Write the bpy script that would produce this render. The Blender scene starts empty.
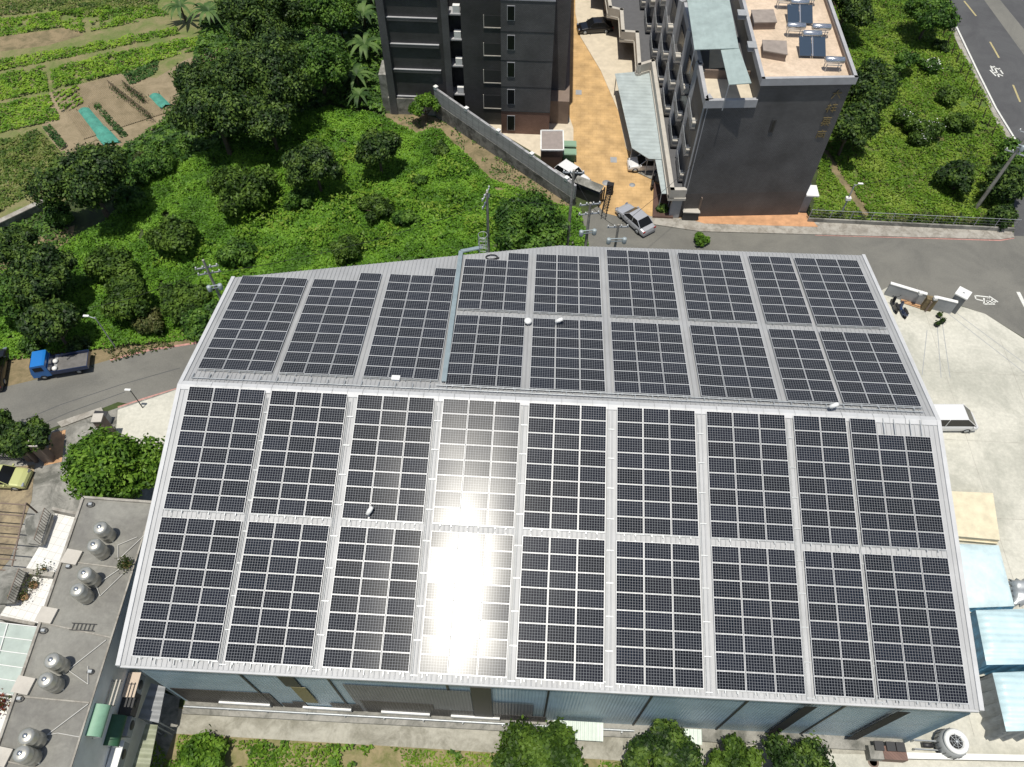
import bpy, bmesh, math, random
import numpy as np
from mathutils import Vector, Matrix
R_ = math.radians
rnd = random.Random(7)
npr = np.random.default_rng(11)
S = bpy.context.scene
COL = S.collection

# ------------------------------------------------------------------ camera
F_PX = 768.34
CAM = np.array([22.28684816, -27.44191207, 54.74931411])
AX_R = np.array([0.9985357, 0.05381867, 0.00547785])
AX_U = np.array([-0.04731613, 0.81980316, 0.57068728])
AX_F = np.array([-0.02622287, 0.57011081, -0.82114921])
cam_d = bpy.data.cameras.new('camera')
cam = bpy.data.objects.new('camera', cam_d)
COL.objects.link(cam)
cam_d.sensor_fit = 'HORIZONTAL'
cam_d.sensor_width = 36.0
cam_d.lens = 36.0 * F_PX / 1024.0
cam_d.clip_end = 2000
M = Matrix(((AX_R[0], AX_U[0], -AX_F[0], CAM[0]), (AX_R[1], AX_U[1], -AX_F[1], CAM[1]),
            (AX_R[2], AX_U[2], -AX_F[2], CAM[2]), (0, 0, 0, 1)))
cam.matrix_world = M
S.camera = cam

# ------------------------------------------------------------------ light
SUN = Vector((-0.068, -0.145, 0.983)).normalized()
el = math.asin(SUN.z)
az = math.atan2(SUN.x, SUN.y)
w = bpy.data.worlds.new('World'); S.world = w; w.use_nodes = True
nt = w.node_tree
bg = nt.nodes['Background']
sky = nt.nodes.new('ShaderNodeTexSky'); sky.sky_type = 'NISHITA'; sky.sun_disc = False
sky.sun_elevation = el; sky.sun_rotation = az; sky.air_density = 1.0; sky.dust_density = 1.2
tcw = nt.nodes.new('ShaderNodeTexCoord'); cn = nt.nodes.new('ShaderNodeTexNoise'); cn.inputs['Scale'].default_value = 4.5; cn.inputs['Detail'].default_value = 7
nt.links.new(tcw.outputs['Generated'], cn.inputs['Vector'])
ccr = nt.nodes.new('ShaderNodeValToRGB'); ccr.color_ramp.elements[0].position = .56; ccr.color_ramp.elements[1].position = .72; nt.links.new(cn.outputs['Fac'], ccr.inputs[0])
cmx = nt.nodes.new('ShaderNodeMix'); cmx.data_type = 'RGBA'; nt.links.new(ccr.outputs[0], cmx.inputs[0]); nt.links.new(sky.outputs[0], cmx.inputs[6]); cmx.inputs[7].default_value = (14, 15, 17, 1)
nt.links.new(cmx.outputs[2], bg.inputs[0]); bg.inputs[1].default_value = 0.075
sd = bpy.data.lights.new('sun', 'SUN'); sd.energy = 3.9; sd.angle = R_(0.53); sd.color = (1.0, 0.955, 0.86)
so = bpy.data.objects.new('sun', sd); COL.objects.link(so)
so.location = (0, 0, 90); so.rotation_euler = SUN.to_track_quat('Z', 'Y').to_euler()
S.view_settings.view_transform = 'Standard'; S.view_settings.look = 'None'
S.view_settings.exposure = 0.15; S.view_settings.gamma = 1.0

# ------------------------------------------------------------------ helpers
def G(px, py, z=0.0):
    "point of the place at height z seen at this spot of the photograph"
    d = AX_F + AX_R * (px - 512) / F_PX - AX_U * (py - 383.5) / F_PX
    p = CAM + d * (z - CAM[2]) / d[2]
    return Vector((float(p[0]), float(p[1]), float(z)))
def GY(px, py, y):
    "point on the upright plane at this y"
    d = AX_F + AX_R * (px - 512) / F_PX - AX_U * (py - 383.5) / F_PX
    p = CAM + d * (y - CAM[1]) / d[1]
    return Vector((float(p[0]), float(y), float(p[2])))
def mpp(px, py, z=0.0):
    "metres per pixel there"
    g = np.array(G(px, py, z)); return float((g - CAM) @ AX_F) / F_PX

def thing(name, label, cat, loc=(0, 0, 0), rz=0.0, group=None, kind=None):
    o = bpy.data.objects.new(name, None); COL.objects.link(o)
    o.empty_display_size = 0.3
    o.location = loc; o.rotation_euler = (0, 0, rz)
    o['label'] = label; o['category'] = cat
    if group: o['group'] = group
    return o
def tag(o, label=None, cat=None, group=None, kind=None):
    if label: o['label'] = label
    if cat: o['category'] = cat
    if group: o['group'] = group
    if kind: o['kind'] = kind
    return o

class MB:
    def __init__(s): s.v = []; s.f = []; s.m = []; s.cur = 0; s.smooth = []
    def add(s, vs, fs, sm=False):
        b = len(s.v); s.v += [tuple(v) for v in vs]
        for f in fs: s.f.append([b + i for i in f]); s.m.append(s.cur); s.smooth.append(sm)
    def box(s, c, d, rz=0.0, rot=None):
        x, y, z = d[0] / 2, d[1] / 2, d[2] / 2
        mt = rot if rot is not None else Matrix.Rotation(rz, 3, 'Z')
        vs = [Vector(c) + mt @ Vector((a * x, b * y, e * z)) for a in (-1, 1) for b in (-1, 1) for e in (-1, 1)]
        s.add(vs, [(0, 1, 3, 2), (4, 6, 7, 5), (0, 4, 5, 1), (2, 3, 7, 6), (0, 2, 6, 4), (1, 5, 7, 3)]); return s
    def bx(s, x0, x1, y0, y1, z0, z1):
        return s.box(((x0 + x1) / 2, (y0 + y1) / 2, (z0 + z1) / 2), (abs(x1 - x0), abs(y1 - y0), abs(z1 - z0)))
    def prism(s, poly, z0, z1):
        poly = [(p[0], p[1]) for p in poly]
        ar = sum(poly[i][0] * poly[(i + 1) % len(poly)][1] - poly[(i + 1) % len(poly)][0] * poly[i][1] for i in range(len(poly)))
        if ar < 0: poly = poly[::-1]
        n = len(poly)
        vs = [(p[0], p[1], z0) for p in poly] + [(p[0], p[1], z1) for p in poly]
        s.add(vs, [tuple(range(n - 1, -1, -1)), tuple(range(n, 2 * n))] + [(i, (i + 1) % n, n + (i + 1) % n, n + i) for i in range(n)]); return s
    def sheet(s, poly, z):
        poly = [(p[0], p[1]) for p in poly]
        ar = sum(poly[i][0] * poly[(i + 1) % len(poly)][1] - poly[(i + 1) % len(poly)][0] * poly[i][1] for i in range(len(poly)))
        if ar < 0: poly = poly[::-1]
        s.add([(p[0], p[1], z) for p in poly], [tuple(range(len(poly)))]); return s
    def tube(s, a, b, r, r2=None, n=8, cap=True):
        a = Vector(a); b = Vector(b); r2 = r if r2 is None else r2
        d = (b - a).normalized(); u = d.orthogonal().normalized(); v = d.cross(u)
        vs = []
        for p, rr in ((a, r), (b, r2)):
            for i in range(n):
                t = 2 * math.pi * i / n
                vs.append(p + (u * math.cos(t) + v * math.sin(t)) * rr)
        s.add(vs, [(i, (i + 1) % n, n + (i + 1) % n, n + i) for i in range(n)], True)
        if cap: s.add(vs, [tuple(range(n - 1, -1, -1)), tuple(range(n, 2 * n))])
        return s
    def path(s, pts, r, n=6):
        for a, b in zip(pts[:-1], pts[1:]): s.tube(a, b, r, n=n)
        return s
    def lathe(s, prof, c=(0, 0, 0), n=20, rot=None):
        c = Vector(c); vs = []
        for (r, z) in prof:
            for i in range(n):
                t = 2 * math.pi * i / n
                p = Vector((r * math.cos(t), r * math.sin(t), z))
                if rot is not None: p = rot @ p
                vs.append(c + p)
        fs = []
        for k in range(len(prof) - 1):
            for i in range(n): fs.append((k * n + i, k * n + (i + 1) % n, (k + 1) * n + (i + 1) % n, (k + 1) * n + i))
        s.add(vs, fs, True)
        return s
    def loft(s, rings, sm=True, caps=True):
        n = len(rings[0]); vs = [p for r in rings for p in r]
        fs = [(k * n + i, k * n + (i + 1) % n, (k + 1) * n + (i + 1) % n, (k + 1) * n + i) for k in range(len(rings) - 1) for i in range(n)]
        s.add(vs, fs, sm)
        if caps: s.add(vs, [tuple(range(n - 1, -1, -1)), tuple(range((len(rings) - 1) * n, len(rings) * n))])
        return s
    def build(s, name, mats, parent=None, world=False, bevel=0.0, fix=True):
        if not isinstance(mats, (list, tuple)): mats = [mats]
        me = bpy.data.meshes.new(name)
        if parent is not None and world:
            off = Vector(parent.location); rz = parent.rotation_euler.z
            mt = Matrix.Rotation(-rz, 3, 'Z')
            vs = [mt @ (Vector(v) - off) for v in s.v]; loc = None
        elif parent is None and s.v:
            a = np.array(s.v); loc = Vector(((a[:, 0].min() + a[:, 0].max()) / 2, (a[:, 1].min() + a[:, 1].max()) / 2, a[:, 2].min()))
            vs = [Vector(v) - loc for v in s.v]
        else: vs = s.v; loc = None
        me.from_pydata([tuple(v) for v in vs], [], s.f)
        for m in mats: me.materials.append(m)
        me.polygons.foreach_set('material_index', s.m)
        me.polygons.foreach_set('use_smooth', s.smooth)
        me.update()
        if fix:
            bm = bmesh.new(); bm.from_mesh(me)
            bmesh.ops.recalc_face_normals(bm, faces=bm.faces); bm.to_mesh(me); bm.free()
        o = bpy.data.objects.new(name, me); COL.objects.link(o)
        if loc is not None: o.location = loc
        if parent is not None: o.parent = parent
        if bevel:
            b = o.modifiers.new('bevel', 'BEVEL'); b.width = bevel; b.segments = 2; b.limit_method = 'ANGLE'
        return o

def copy_tree(o, parent=None):
    c = o.copy(); COL.objects.link(c)
    if parent is not None: c.parent = parent
    for ch in o.children: copy_tree(ch, c)
    return c

# ------------------------------------------------------------------ materials
def mat(name, col, rough=0.7, metal=0.0, noise=0.0, nscale=2.0, bump=0.0, bscale=20.0, spec=0.5, col2=None, wave=None, detail=6):
    m = bpy.data.materials.new(name); m.use_nodes = True
    n = m.node_tree.nodes; l = m.node_tree.links; b = n['Principled BSDF']
    b.inputs['Roughness'].default_value = rough; b.inputs['Metallic'].default_value = metal
    b.inputs['Specular IOR Level'].default_value = spec
    tc = n.new('ShaderNodeNewGeometry')
    if noise or col2:
        t = n.new('ShaderNodeTexNoise'); t.inputs['Scale'].default_value = nscale; t.inputs['Detail'].default_value = detail
        t.inputs['Roughness'].default_value = 0.65
        l.new(tc.outputs['Position'], t.inputs['Vector'])
        cr = n.new('ShaderNodeValToRGB'); l.new(t.outputs['Fac'], cr.inputs[0])
        c2 = col2 or tuple(min(1, c * (1 + noise)) for c in col)
        c1 = col if col2 else tuple(c * (1 - noise) for c in col)
        cr.color_ramp.elements[0].position = 0.33; cr.color_ramp.elements[1].position = 0.67
        cr.color_ramp.elements[0].color = (*c1, 1); cr.color_ramp.elements[1].color = (*c2, 1)
        l.new(cr.outputs[0], b.inputs['Base Color'])
    else: b.inputs['Base Color'].default_value = (*col, 1)
    if bump:
        t2 = n.new('ShaderNodeTexNoise'); t2.inputs['Scale'].default_value = bscale; t2.inputs['Detail'].default_value = 4
        l.new(tc.outputs['Position'], t2.inputs['Vector'])
        bp = n.new('ShaderNodeBump'); bp.inputs['Strength'].default_value = bump; bp.inputs['Distance'].default_value = 0.05
        l.new(t2.outputs['Fac'], bp.inputs['Height']); l.new(bp.outputs[0], b.inputs['Normal'])
    return m
def stained(name, base, stain, rough=0.85, big=0.25, fine=6.0, patch=0.5):
    "concrete or asphalt: two scales of mottling plus darker stains"
    m = bpy.data.materials.new(name); m.use_nodes = True
    n = m.node_tree.nodes; l = m.node_tree.links; b = n['Principled BSDF']; b.inputs['Roughness'].default_value = rough
    g = n.new('ShaderNodeNewGeometry')
    def N(sc, d=8, dist=0.0):
        t = n.new('ShaderNodeTexNoise'); t.inputs['Scale'].default_value = sc; t.inputs['Detail'].default_value = d
        t.inputs['Roughness'].default_value = 0.7; t.inputs['Distortion'].default_value = dist
        l.new(g.outputs['Position'], t.inputs['Vector']); return t
    a = N(big, 8, 0.6); f = N(fine, 4)
    r = n.new('ShaderNodeValToRGB'); l.new(a.outputs['Fac'], r.inputs[0])
    r.color_ramp.elements[0].position = 0.38; r.color_ramp.elements[0].color = (*stain, 1)
    r.color_ramp.elements[1].position = 0.38 + 0.3 * patch + 0.05; r.color_ramp.elements[1].color = (*base, 1)
    mr = n.new('ShaderNodeMapRange'); mr.inputs['To Min'].default_value = 0.72; mr.inputs['To Max'].default_value = 1.28
    l.new(f.outputs['Fac'], mr.inputs['Value'])
    mx = n.new('ShaderNodeVectorMath'); mx.operation = 'MULTIPLY'
    l.new(r.outputs[0], mx.inputs[0]); l.new(mr.outputs[0], mx.inputs[1]); l.new(mx.outputs[0], b.inputs['Base Color'])
    bp = n.new('ShaderNodeBump'); bp.inputs['Strength'].default_value = 0.25; bp.inputs['Distance'].default_value = 0.02
    l.new(f.outputs['Fac'], bp.inputs['Height']); l.new(bp.outputs[0], b.inputs['Normal'])
    return m
def foliage(name, c1, c2, c3, nscale=0.5, rough=0.55, trans=0.25):
    m = bpy.data.materials.new(name); m.use_nodes = True
    n = m.node_tree.nodes; l = m.node_tree.links
    b = n['Principled BSDF']; b.inputs['Roughness'].default_value = rough; b.inputs['Specular IOR Level'].default_value = 0.25
    g = n.new('ShaderNodeNewGeometry')
    t = n.new('ShaderNodeTexNoise'); t.inputs['Scale'].default_value = nscale; t.inputs['Detail'].default_value = 5
    l.new(g.outputs['Position'], t.inputs['Vector'])
    ad = n.new('ShaderNodeMath'); ad.operation = 'MULTIPLY_ADD'; ad.inputs[1].default_value = 0.38; 
    l.new(g.outputs['Random Per Island'], ad.inputs[0])
    sb = n.new('ShaderNodeMath'); sb.operation = 'MULTIPLY_ADD'; sb.inputs[1].default_value = 1.7; sb.inputs[2].default_value = -.54
    l.new(t.outputs['Fac'], sb.inputs[0]); l.new(sb.outputs[0], ad.inputs[2])
    r = n.new('ShaderNodeValToRGB'); l.new(ad.outputs[0], r.inputs[0])
    e = r.color_ramp.elements; e[0].position = 0.28; e[0].color = (*c1, 1); e[1].position = 0.75; e[1].color = (*c3, 1)
    x = e.new(0.5); x.color = (*c2, 1)
    l.new(r.outputs[0], b.inputs['Base Color'])
    tr = n.new('ShaderNodeBsdfTranslucent'); l.new(r.outputs[0], tr.inputs['Color'])
    mx = n.new('ShaderNodeMixShader'); mx.inputs[0].default_value = trans
    l.new(b.outputs[0], mx.inputs[1]); l.new(tr.outputs[0], mx.inputs[2]); l.new(mx.outputs[0], n['Material Output'].inputs['Surface'])
    return m
def corrug(name, col, pitch=0.25, axis='X', rough=0.45, metal=0.0, noise=0.15, dist=0.03, ang=0.0, stripes=None):
    m = mat(name, col, rough, metal, noise=noise, nscale=0.8)
    n = m.node_tree.nodes; l = m.node_tree.links; b = n['Principled BSDF']
    g = n.new('ShaderNodeNewGeometry'); mp = n.new('ShaderNodeMapping'); mp.inputs['Rotation'].default_value = (0, 0, ang)
    l.new(g.outputs['Position'], mp.inputs[0])
    wv = n.new('ShaderNodeTexWave'); wv.bands_direction = axis; wv.inputs['Scale'].default_value = 2 * math.pi / pitch / 20.0
    l.new(mp.outputs[0], wv.inputs['Vector'])
    bp = n.new('ShaderNodeBump'); bp.inputs['Strength'].default_value = 1.0; bp.inputs['Distance'].default_value = dist
    l.new(wv.outputs['Fac'], bp.inputs['Height']); l.new(bp.outputs[0], b.inputs['Normal'])
    return m

ANIS_AX = 1
def panel_mat(hw, hh, nx, ny):
    m = bpy.data.materials.new('solar_cells'); m.use_nodes = True
    n = m.node_tree.nodes; l = m.node_tree.links; b = n['Principled BSDF']
    tc = n.new('ShaderNodeTexCoord'); sp = n.new('ShaderNodeSeparateXYZ'); l.new(tc.outputs['Object'], sp.inputs[0])
    def line(out, half, cnt, wd):
        a = n.new('ShaderNodeMath'); a.operation = 'MULTIPLY_ADD'; a.inputs[1].default_value = cnt / (2 * half); a.inputs[2].default_value = cnt / 2 + 100
        l.new(out, a.inputs[0])
        fr = n.new('ShaderNodeMath'); fr.operation = 'FRACT'; l.new(a.outputs[0], fr.inputs[0])
        s1 = n.new('ShaderNodeMath'); s1.operation = 'SUBTRACT'; s1.inputs[1].default_value = 0.5; l.new(fr.outputs[0], s1.inputs[0])
        ab = n.new('ShaderNodeMath'); ab.operation = 'ABSOLUTE'; l.new(s1.outputs[0], ab.inputs[0])
        gt = n.new('ShaderNodeMath'); gt.operation = 'GREATER_THAN'; gt.inputs[1].default_value = 0.5 - wd; l.new(ab.outputs[0], gt.inputs[0])
        return gt
    a = line(sp.outputs[0], hw, nx, 0.052); c = line(sp.outputs[1], hh, ny, 0.048)
    mxx = n.new('ShaderNodeMath'); mxx.operation = 'MAXIMUM'; l.new(a.outputs[0], mxx.inputs[0]); l.new(c.outputs[0], mxx.inputs[1])
    oi = n.new('ShaderNodeObjectInfo')
    cr = n.new('ShaderNodeValToRGB'); l.new(oi.outputs['Random'], cr.inputs[0])
    cr.color_ramp.elements[0].color = (0.005, 0.0062, 0.010, 1); cr.color_ramp.elements[1].color = (0.009, 0.0115, 0.020, 1)
    mx = n.new('ShaderNodeMix'); mx.data_type = 'RGBA'; l.new(mxx.outputs[0], mx.inputs[0])
    l.new(cr.outputs[0], mx.inputs[6]); mx.inputs[7].default_value = (0.22, 0.23, 0.245, 1)
    l.new(mx.outputs[2], b.inputs['Base Color'])
    dn = n.new('ShaderNodeTexNoise'); dn.inputs['Scale'].default_value = .9; dn.inputs['Detail'].default_value = 8; dn.inputs['Roughness'].default_value = .75
    gp = n.new('ShaderNodeNewGeometry'); l.new(gp.outputs['Position'], dn.inputs['Vector'])
    dm = n.new('ShaderNodeMapRange'); dm.inputs['From Min'].default_value = .45; dm.inputs['From Max'].default_value = .8; dm.inputs['To Max'].default_value = .06; l.new(dn.outputs['Fac'], dm.inputs['Value'])
    dx_ = n.new('ShaderNodeMix'); dx_.data_type = 'RGBA'; l.new(dm.outputs[0], dx_.inputs[0]); l.new(mx.outputs[2], dx_.inputs[6]); dx_.inputs[7].default_value = (.19, .19, .185, 1); l.new(dx_.outputs[2], b.inputs['Base Color'])
    b.inputs['Roughness'].default_value = 0.20; b.inputs['Specular IOR Level'].default_value = 0.14
    b.inputs['Anisotropic'].default_value = .75
    tg = n.new('ShaderNodeCombineXYZ'); tg.inputs[ANIS_AX].default_value = 1; l.new(tg.outputs[0], b.inputs['Tangent'])
    return m

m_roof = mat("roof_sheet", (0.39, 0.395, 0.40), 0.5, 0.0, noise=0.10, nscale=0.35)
m_roofb = mat('roof_sheet_rear', (0.33, 0.335, 0.34), 0.5, 0.0, noise=0.10, nscale=0.35)  # same sheet as the front; duller light on the shallow slope put into colour
m_trim = mat("roof_trim", (0.50, 0.505, 0.51), 0.5, noise=0.08, nscale=1.0)
m_steel = mat('galvanised', (0.42, 0.44, 0.45), 0.42, 0.4, noise=0.15, nscale=3)
m_alu = mat('panel_frame', (0.66, 0.665, 0.67), 0.45, 0.2)
m_wallblue = corrug('wall_sheet_blue', (0.33, 0.44, 0.51), 0.2, 'X', 0.4, noise=0.12, dist=0.025)
m_walldark = corrug('wall_sheet_dark', (0.045, 0.041, 0.04), 0.2, 'X', 0.5, noise=0.2, dist=0.025)
m_white = mat('white_paint', (0.74, 0.74, 0.72), 0.55, noise=0.06, nscale=2)
m_grey = mat('grey_paint', (0.30, 0.31, 0.32), 0.6, noise=0.1, nscale=2)
m_dark = mat('dark_paint', (0.03, 0.03, 0.032), 0.5)
m_black = mat('black_rubber', (0.012, 0.012, 0.013), 0.8)
m_conc = stained('concrete_pale', (0.54, 0.525, 0.455), (0.39, 0.385, 0.33), big=0.18, fine=3.5)
m_conc2 = stained('concrete_strip', (0.37, 0.355, 0.30), (0.20, 0.19, 0.15), big=0.45, fine=5)
m_conc3 = stained('concrete_old', (0.30, 0.29, 0.26), (0.11, 0.11, 0.095), big=0.5, fine=4)
m_asph = stained('asphalt', (0.170, 0.165, 0.145), (0.128, 0.125, 0.112), big=0.15, fine=8)
m_asphd = stained('asphalt_dark', (0.085, 0.086, 0.088), (0.065, 0.065, 0.068), big=0.2, fine=8)
m_kerb = stained('kerb_concrete', (0.36, 0.34, 0.30), (0.22, 0.20, 0.17), big=1.2, fine=5)
m_soil = stained('soil', (0.24, 0.185, 0.105), (0.13, 0.11, 0.055), big=0.6, fine=5, rough=0.95)
m_tilth = stained('tilled_soil', (0.27, 0.215, 0.135), (0.20, 0.16, 0.095), big=0.5, fine=7, rough=0.95)
m_farm = stained('farm_soil', (0.23, 0.19, 0.10), (0.11, 0.15, 0.035), big=.35, fine=3, rough=0.95, patch=.8)
m_verge = stained('verge_soil', (0.27, 0.22, 0.12), (0.13, 0.14, 0.045), big=.7, fine=5, rough=.95)
m_under = stained('undergrowth_soil', (0.05, 0.075, 0.02), (0.03, 0.035, 0.015), big=0.5, fine=3, rough=0.95)
m_grassg = stained('grass_ground', (0.075, 0.13, 0.02), (0.15, 0.13, 0.05), big=0.35, fine=3, rough=0.95)
m_leaf_vine = foliage('vine_leaves', (0.060, 0.145, 0.012), (0.105, 0.235, 0.018), (0.18, 0.34, 0.032), 0.35)
m_leaf_dark = foliage('leaves_dark', (0.012, 0.030, 0.006), (0.034, 0.070, 0.012), (0.095, 0.155, 0.024), 0.8, trans=0.08)
m_leaf_mid = foliage('leaves_mid', (0.020, 0.055, 0.008), (0.050, 0.115, 0.014), (0.110, 0.205, 0.028), 0.8, trans=0.12)
m_leaf_bright = foliage('leaves_bright', (0.045, 0.105, 0.010), (0.095, 0.195, 0.018), (0.18, 0.31, 0.035), 0.8, trans=0.25)
m_leaf_brown = foliage('leaves_brownish', (0.028, 0.048, 0.012), (0.060, 0.085, 0.020), (0.13, 0.135, 0.045), 0.8)
m_leaf_banana = foliage('leaves_banana', (0.035, 0.075, 0.02), (0.07, 0.13, 0.035), (0.13, 0.21, 0.06), 0.8)
m_crop = foliage('crop_leaves', (0.075, 0.175, 0.01), (0.145, 0.275, 0.018), (0.25, 0.38, 0.035), 0.4)
m_cropdk = foliage('crop_dark', (0.02, 0.06, 0.012), (0.04, 0.10, 0.02), (0.07, 0.15, 0.03), 0.6)
m_cropdry = foliage('crop_dry', (0.05, 0.10, 0.014), (0.11, 0.17, 0.025), (0.21, 0.23, 0.07), 0.6)
m_grass = foliage('grass_blades', (0.085, 0.175, 0.012), (0.140, 0.255, 0.020), (0.23, 0.32, 0.045), 0.35)
m_leaf_olive = foliage('leaves_olive', (0.025, 0.055, 0.008), (0.06, 0.115, 0.015), (0.12, 0.20, 0.028), 0.6)
m_bark = mat('bark', (0.10, 0.075, 0.05), 0.9, noise=0.3, nscale=6)
m_ltgrass = m_grass

# ------------------------------------------------------------------ leaves
def leaf_obj(name, P, N, size, material, parent=None, aspect=0.55, loc=None):
    n = len(P)
    N = N / np.linalg.norm(N, axis=1)[:, None]
    r = npr.normal(size=(n, 3)); U = np.cross(N, r); U /= np.linalg.norm(U, axis=1)[:, None]; V = np.cross(N, U)
    s = (size * (0.6 + 0.8 * npr.random(n)))[:, None]
    V4 = np.stack([P - U * s, P + V * s * aspect + N * s * .12, P + U * s, P - V * s * aspect + N * s * .12], 1).reshape(-1, 3)
    me = bpy.data.meshes.new(name)
    me.vertices.add(4 * n); me.vertices.foreach_set('co', V4.astype(np.float32).ravel())
    me.loops.add(4 * n); me.loops.foreach_set('vertex_index', np.arange(4 * n, dtype=np.int32))
    me.polygons.add(n); me.polygons.foreach_set('loop_start', np.arange(0, 4 * n, 4, dtype=np.int32))
    me.polygons.foreach_set('loop_total', np.full(n, 4, dtype=np.int32))
    me.update(calc_edges=True); me.materials.append(material)
    o = bpy.data.objects.new(name, me); COL.objects.link(o)
    if parent is not None: o.parent = parent
    return o
def inpoly(X, Y, poly):
    c = np.zeros(len(X), bool); j = len(poly) - 1
    for i in range(len(poly)):
        xi, yi = poly[i][0], poly[i][1]; xj, yj = poly[j][0], poly[j][1]
        k = ((yi > Y) != (yj > Y)) & (X < (xj - xi) * (Y - yi) / (yj - yi + 1e-12) + xi)
        c ^= k; j = i
    return c
def vnoise(X, Y, sc, seed):
    "smooth value noise"
    g = np.random.default_rng(seed).random((256, 256))
    x = X * sc + 40; y = Y * sc + 40; xi = np.floor(x).astype(int); yi = np.floor(y).astype(int); fx = x - xi; fy = y - yi
    fx = fx * fx * (3 - 2 * fx); fy = fy * fy * (3 - 2 * fy)
    a = g[xi % 256, yi % 256]; b = g[(xi + 1) % 256, yi % 256]; c = g[xi % 256, (yi + 1) % 256]; d = g[(xi + 1) % 256, (yi + 1) % 256]
    return (a * (1 - fx) + b * fx) * (1 - fy) + (c * (1 - fx) + d * fx) * fy
EXCL = []
def scatter(name, poly, dens, size, material, hgt=0.3, hs=0.5, upright=0.5, seed=1, cut=0.0, rows=None, kind='stuff', z0=0.0):
    P = np.array([(p[0], p[1]) for p in poly]); x0, y0 = P.min(0); x1, y1 = P.max(0)
    n = int((x1 - x0) * (y1 - y0) * dens)
    X = x0 + npr.random(n) * (x1 - x0); Y = y0 + npr.random(n) * (y1 - y0)
    k = inpoly(X, Y, P)
    for e_ in EXCL: k &= ~inpoly(X, Y, e_)
    if cut: k &= (vnoise(X, Y, 0.45, seed + 5) * .65 + vnoise(X, Y, 1.5, seed + 6) * .35) > cut
    if rows:
        ang, pitch, frac = rows; t = (X * math.cos(ang) + Y * math.sin(ang)) / pitch
        k &= (t - np.floor(t)) < frac
    X = X[k]; Y = Y[k]; n = len(X)
    H = hgt * (0.15 + vnoise(X, Y, hs, seed) ** 1.5 * 1.2 + 0.5 * vnoise(X, Y, hs * 3, seed + 1) - .2)
    Z = z0 + np.maximum(0.03, H - npr.random(n) ** 2 * min(hgt, .5) * .5)
    N = npr.normal(size=(n, 3)) * upright; N[:, 2] = np.abs(N[:, 2]) + 0.8
    return leaf_obj(name, np.stack([X, Y, Z], 1), N, size, material)
# ================================================================== SETTING
def struct(name, poly, z, m, z0=None):
    mb = MB()
    if z0 is None: mb.sheet(poly, z)
    else: mb.prism(poly, z0, z)
    o = mb.build(name, m, fix=False); o['kind'] = 'structure'; return o
def Z1(X, Y): return G(X / 3.836, Y / 3.836)
def Z4(X, Y, z=0): return G(560 + X / 2.95, Y / 2.95, z)
def P4(X, Y): return (560 + X / 2.95, Y / 2.95)
def Z3(X, Y, z=0): return G(370 + X / 2.95, Y / 2.95, z)
def P3(X, Y): return (370 + X / 2.95, Y / 2.95)

struct('ground', [(-600, -600), (600, -600), (600, 900), (-600, 900)], 0.0, m_under)
# farmland
struct('farm_field', [G(-60, -40), G(215, -40), G(250, 10), G(225, 60), G(150, 130), G(60, 205), G(-60, 250)], 0.004, m_farm)
struct('sandy_plot', [Z1(-60, 150), Z1(240, 108), Z1(310, 108), Z1(320, 135), Z1(180, 175), Z1(-60, 205)], 0.006, m_soil)
struct('tilled_plot', [Z1(190, 355), Z1(460, 283), Z1(600, 300), Z1(700, 235), Z1(850, 170), Z1(930, 200), Z1(800, 320), Z1(660, 440), Z1(500, 560), Z1(260, 620), Z1(160, 490)], 0.008, m_tilth)
mb = MB()
a0, a1, b0, b1 = Z1(200, 350), Z1(455, 285), Z1(330, 540), Z1(640, 440)
for i in range(46):
    t = i / 45
    p = a0.lerp(a1, t * 1.0); q_ = b0.lerp(b1, t)
    d = (q_ - p).normalized(); pp = p + d * .3; qq = q_ - d * .3
    s_ = Vector((-d.y, d.x, 0)) * .16
    mb.add([pp - s_, qq - s_, qq + s_, pp + s_, pp + Vector((0, 0, .12)), qq + Vector((0, 0, .12))], [(0, 1, 5, 4), (2, 3, 4, 5)])
for v in range(len(mb.v)): mb.v[v] = (mb.v[v][0], mb.v[v][1], mb.v[v][2] + .01)
o = mb.build('soil_ridges', m_tilth); o['kind'] = 'structure'
# side of the undergrowth: bare soil along the wall
struct('soil_path', [Z3(25, 335), Z3(150, 335), Z3(205, 350), Z3(600, 600), Z3(590, 640), Z3(400, 620), Z3(330, 520), Z3(190, 400), Z3(40, 400)], 0.006, m_soil)
struct('soil_verge', [G(0, 392), G(70, 378), G(130, 358), G(205, 343), G(215, 325), G(130, 335), G(60, 345), G(-30, 362), G(-30, 400)], 0.007, m_soil)
struct('dirt_track', [G(0, 262), G(30, 240), G(75, 225), G(72, 240), G(30, 262), G(0, 285), G(-30, 290), G(-30, 270)], 0.006, m_soil)
# roads
RP = [G(-60, 408), G(0, 388), G(60, 374), G(120, 357), G(205, 340), Vector((-2, 13.5, 0)), Vector((12, 20, 0)), G(598, 206), G(640, 216),
      G(700, 224), G(810, 226), G(1000, 234), G(1035, 230), G(1200, 236), G(1200, 420), G(1024, 338), G(985, 314), G(950, 302), G(888, 287), Vector((48.5, 18.6, 0)), Vector((24, 18.3, 0)),
      Vector((-1.5, 12.0, 0)), Vector((-3, 5.5, 0)), G(118, 402), G(60, 425), G(0, 447), G(-60, 460)]
struct('road', RP, 0.008, m_asph)
struct('main_road', [G(938, -30), G(939, -5), G(956, 31), G(976, 73), G(994, 109), G(1014, 150), G(1014, 236), G(1200, 236), G(1200, -30)], 0.012, m_asphd)
struct('road_shoulder', [G(930, -30), G(936, 0), G(961, 52), G(992, 114), G(1008, 150), G(1020, 150), G(1009, 134), G(994, 109), G(976, 73), G(956, 31), G(939, -5), G(930, -30)], 0.10, m_kerb, 0.0)
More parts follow.
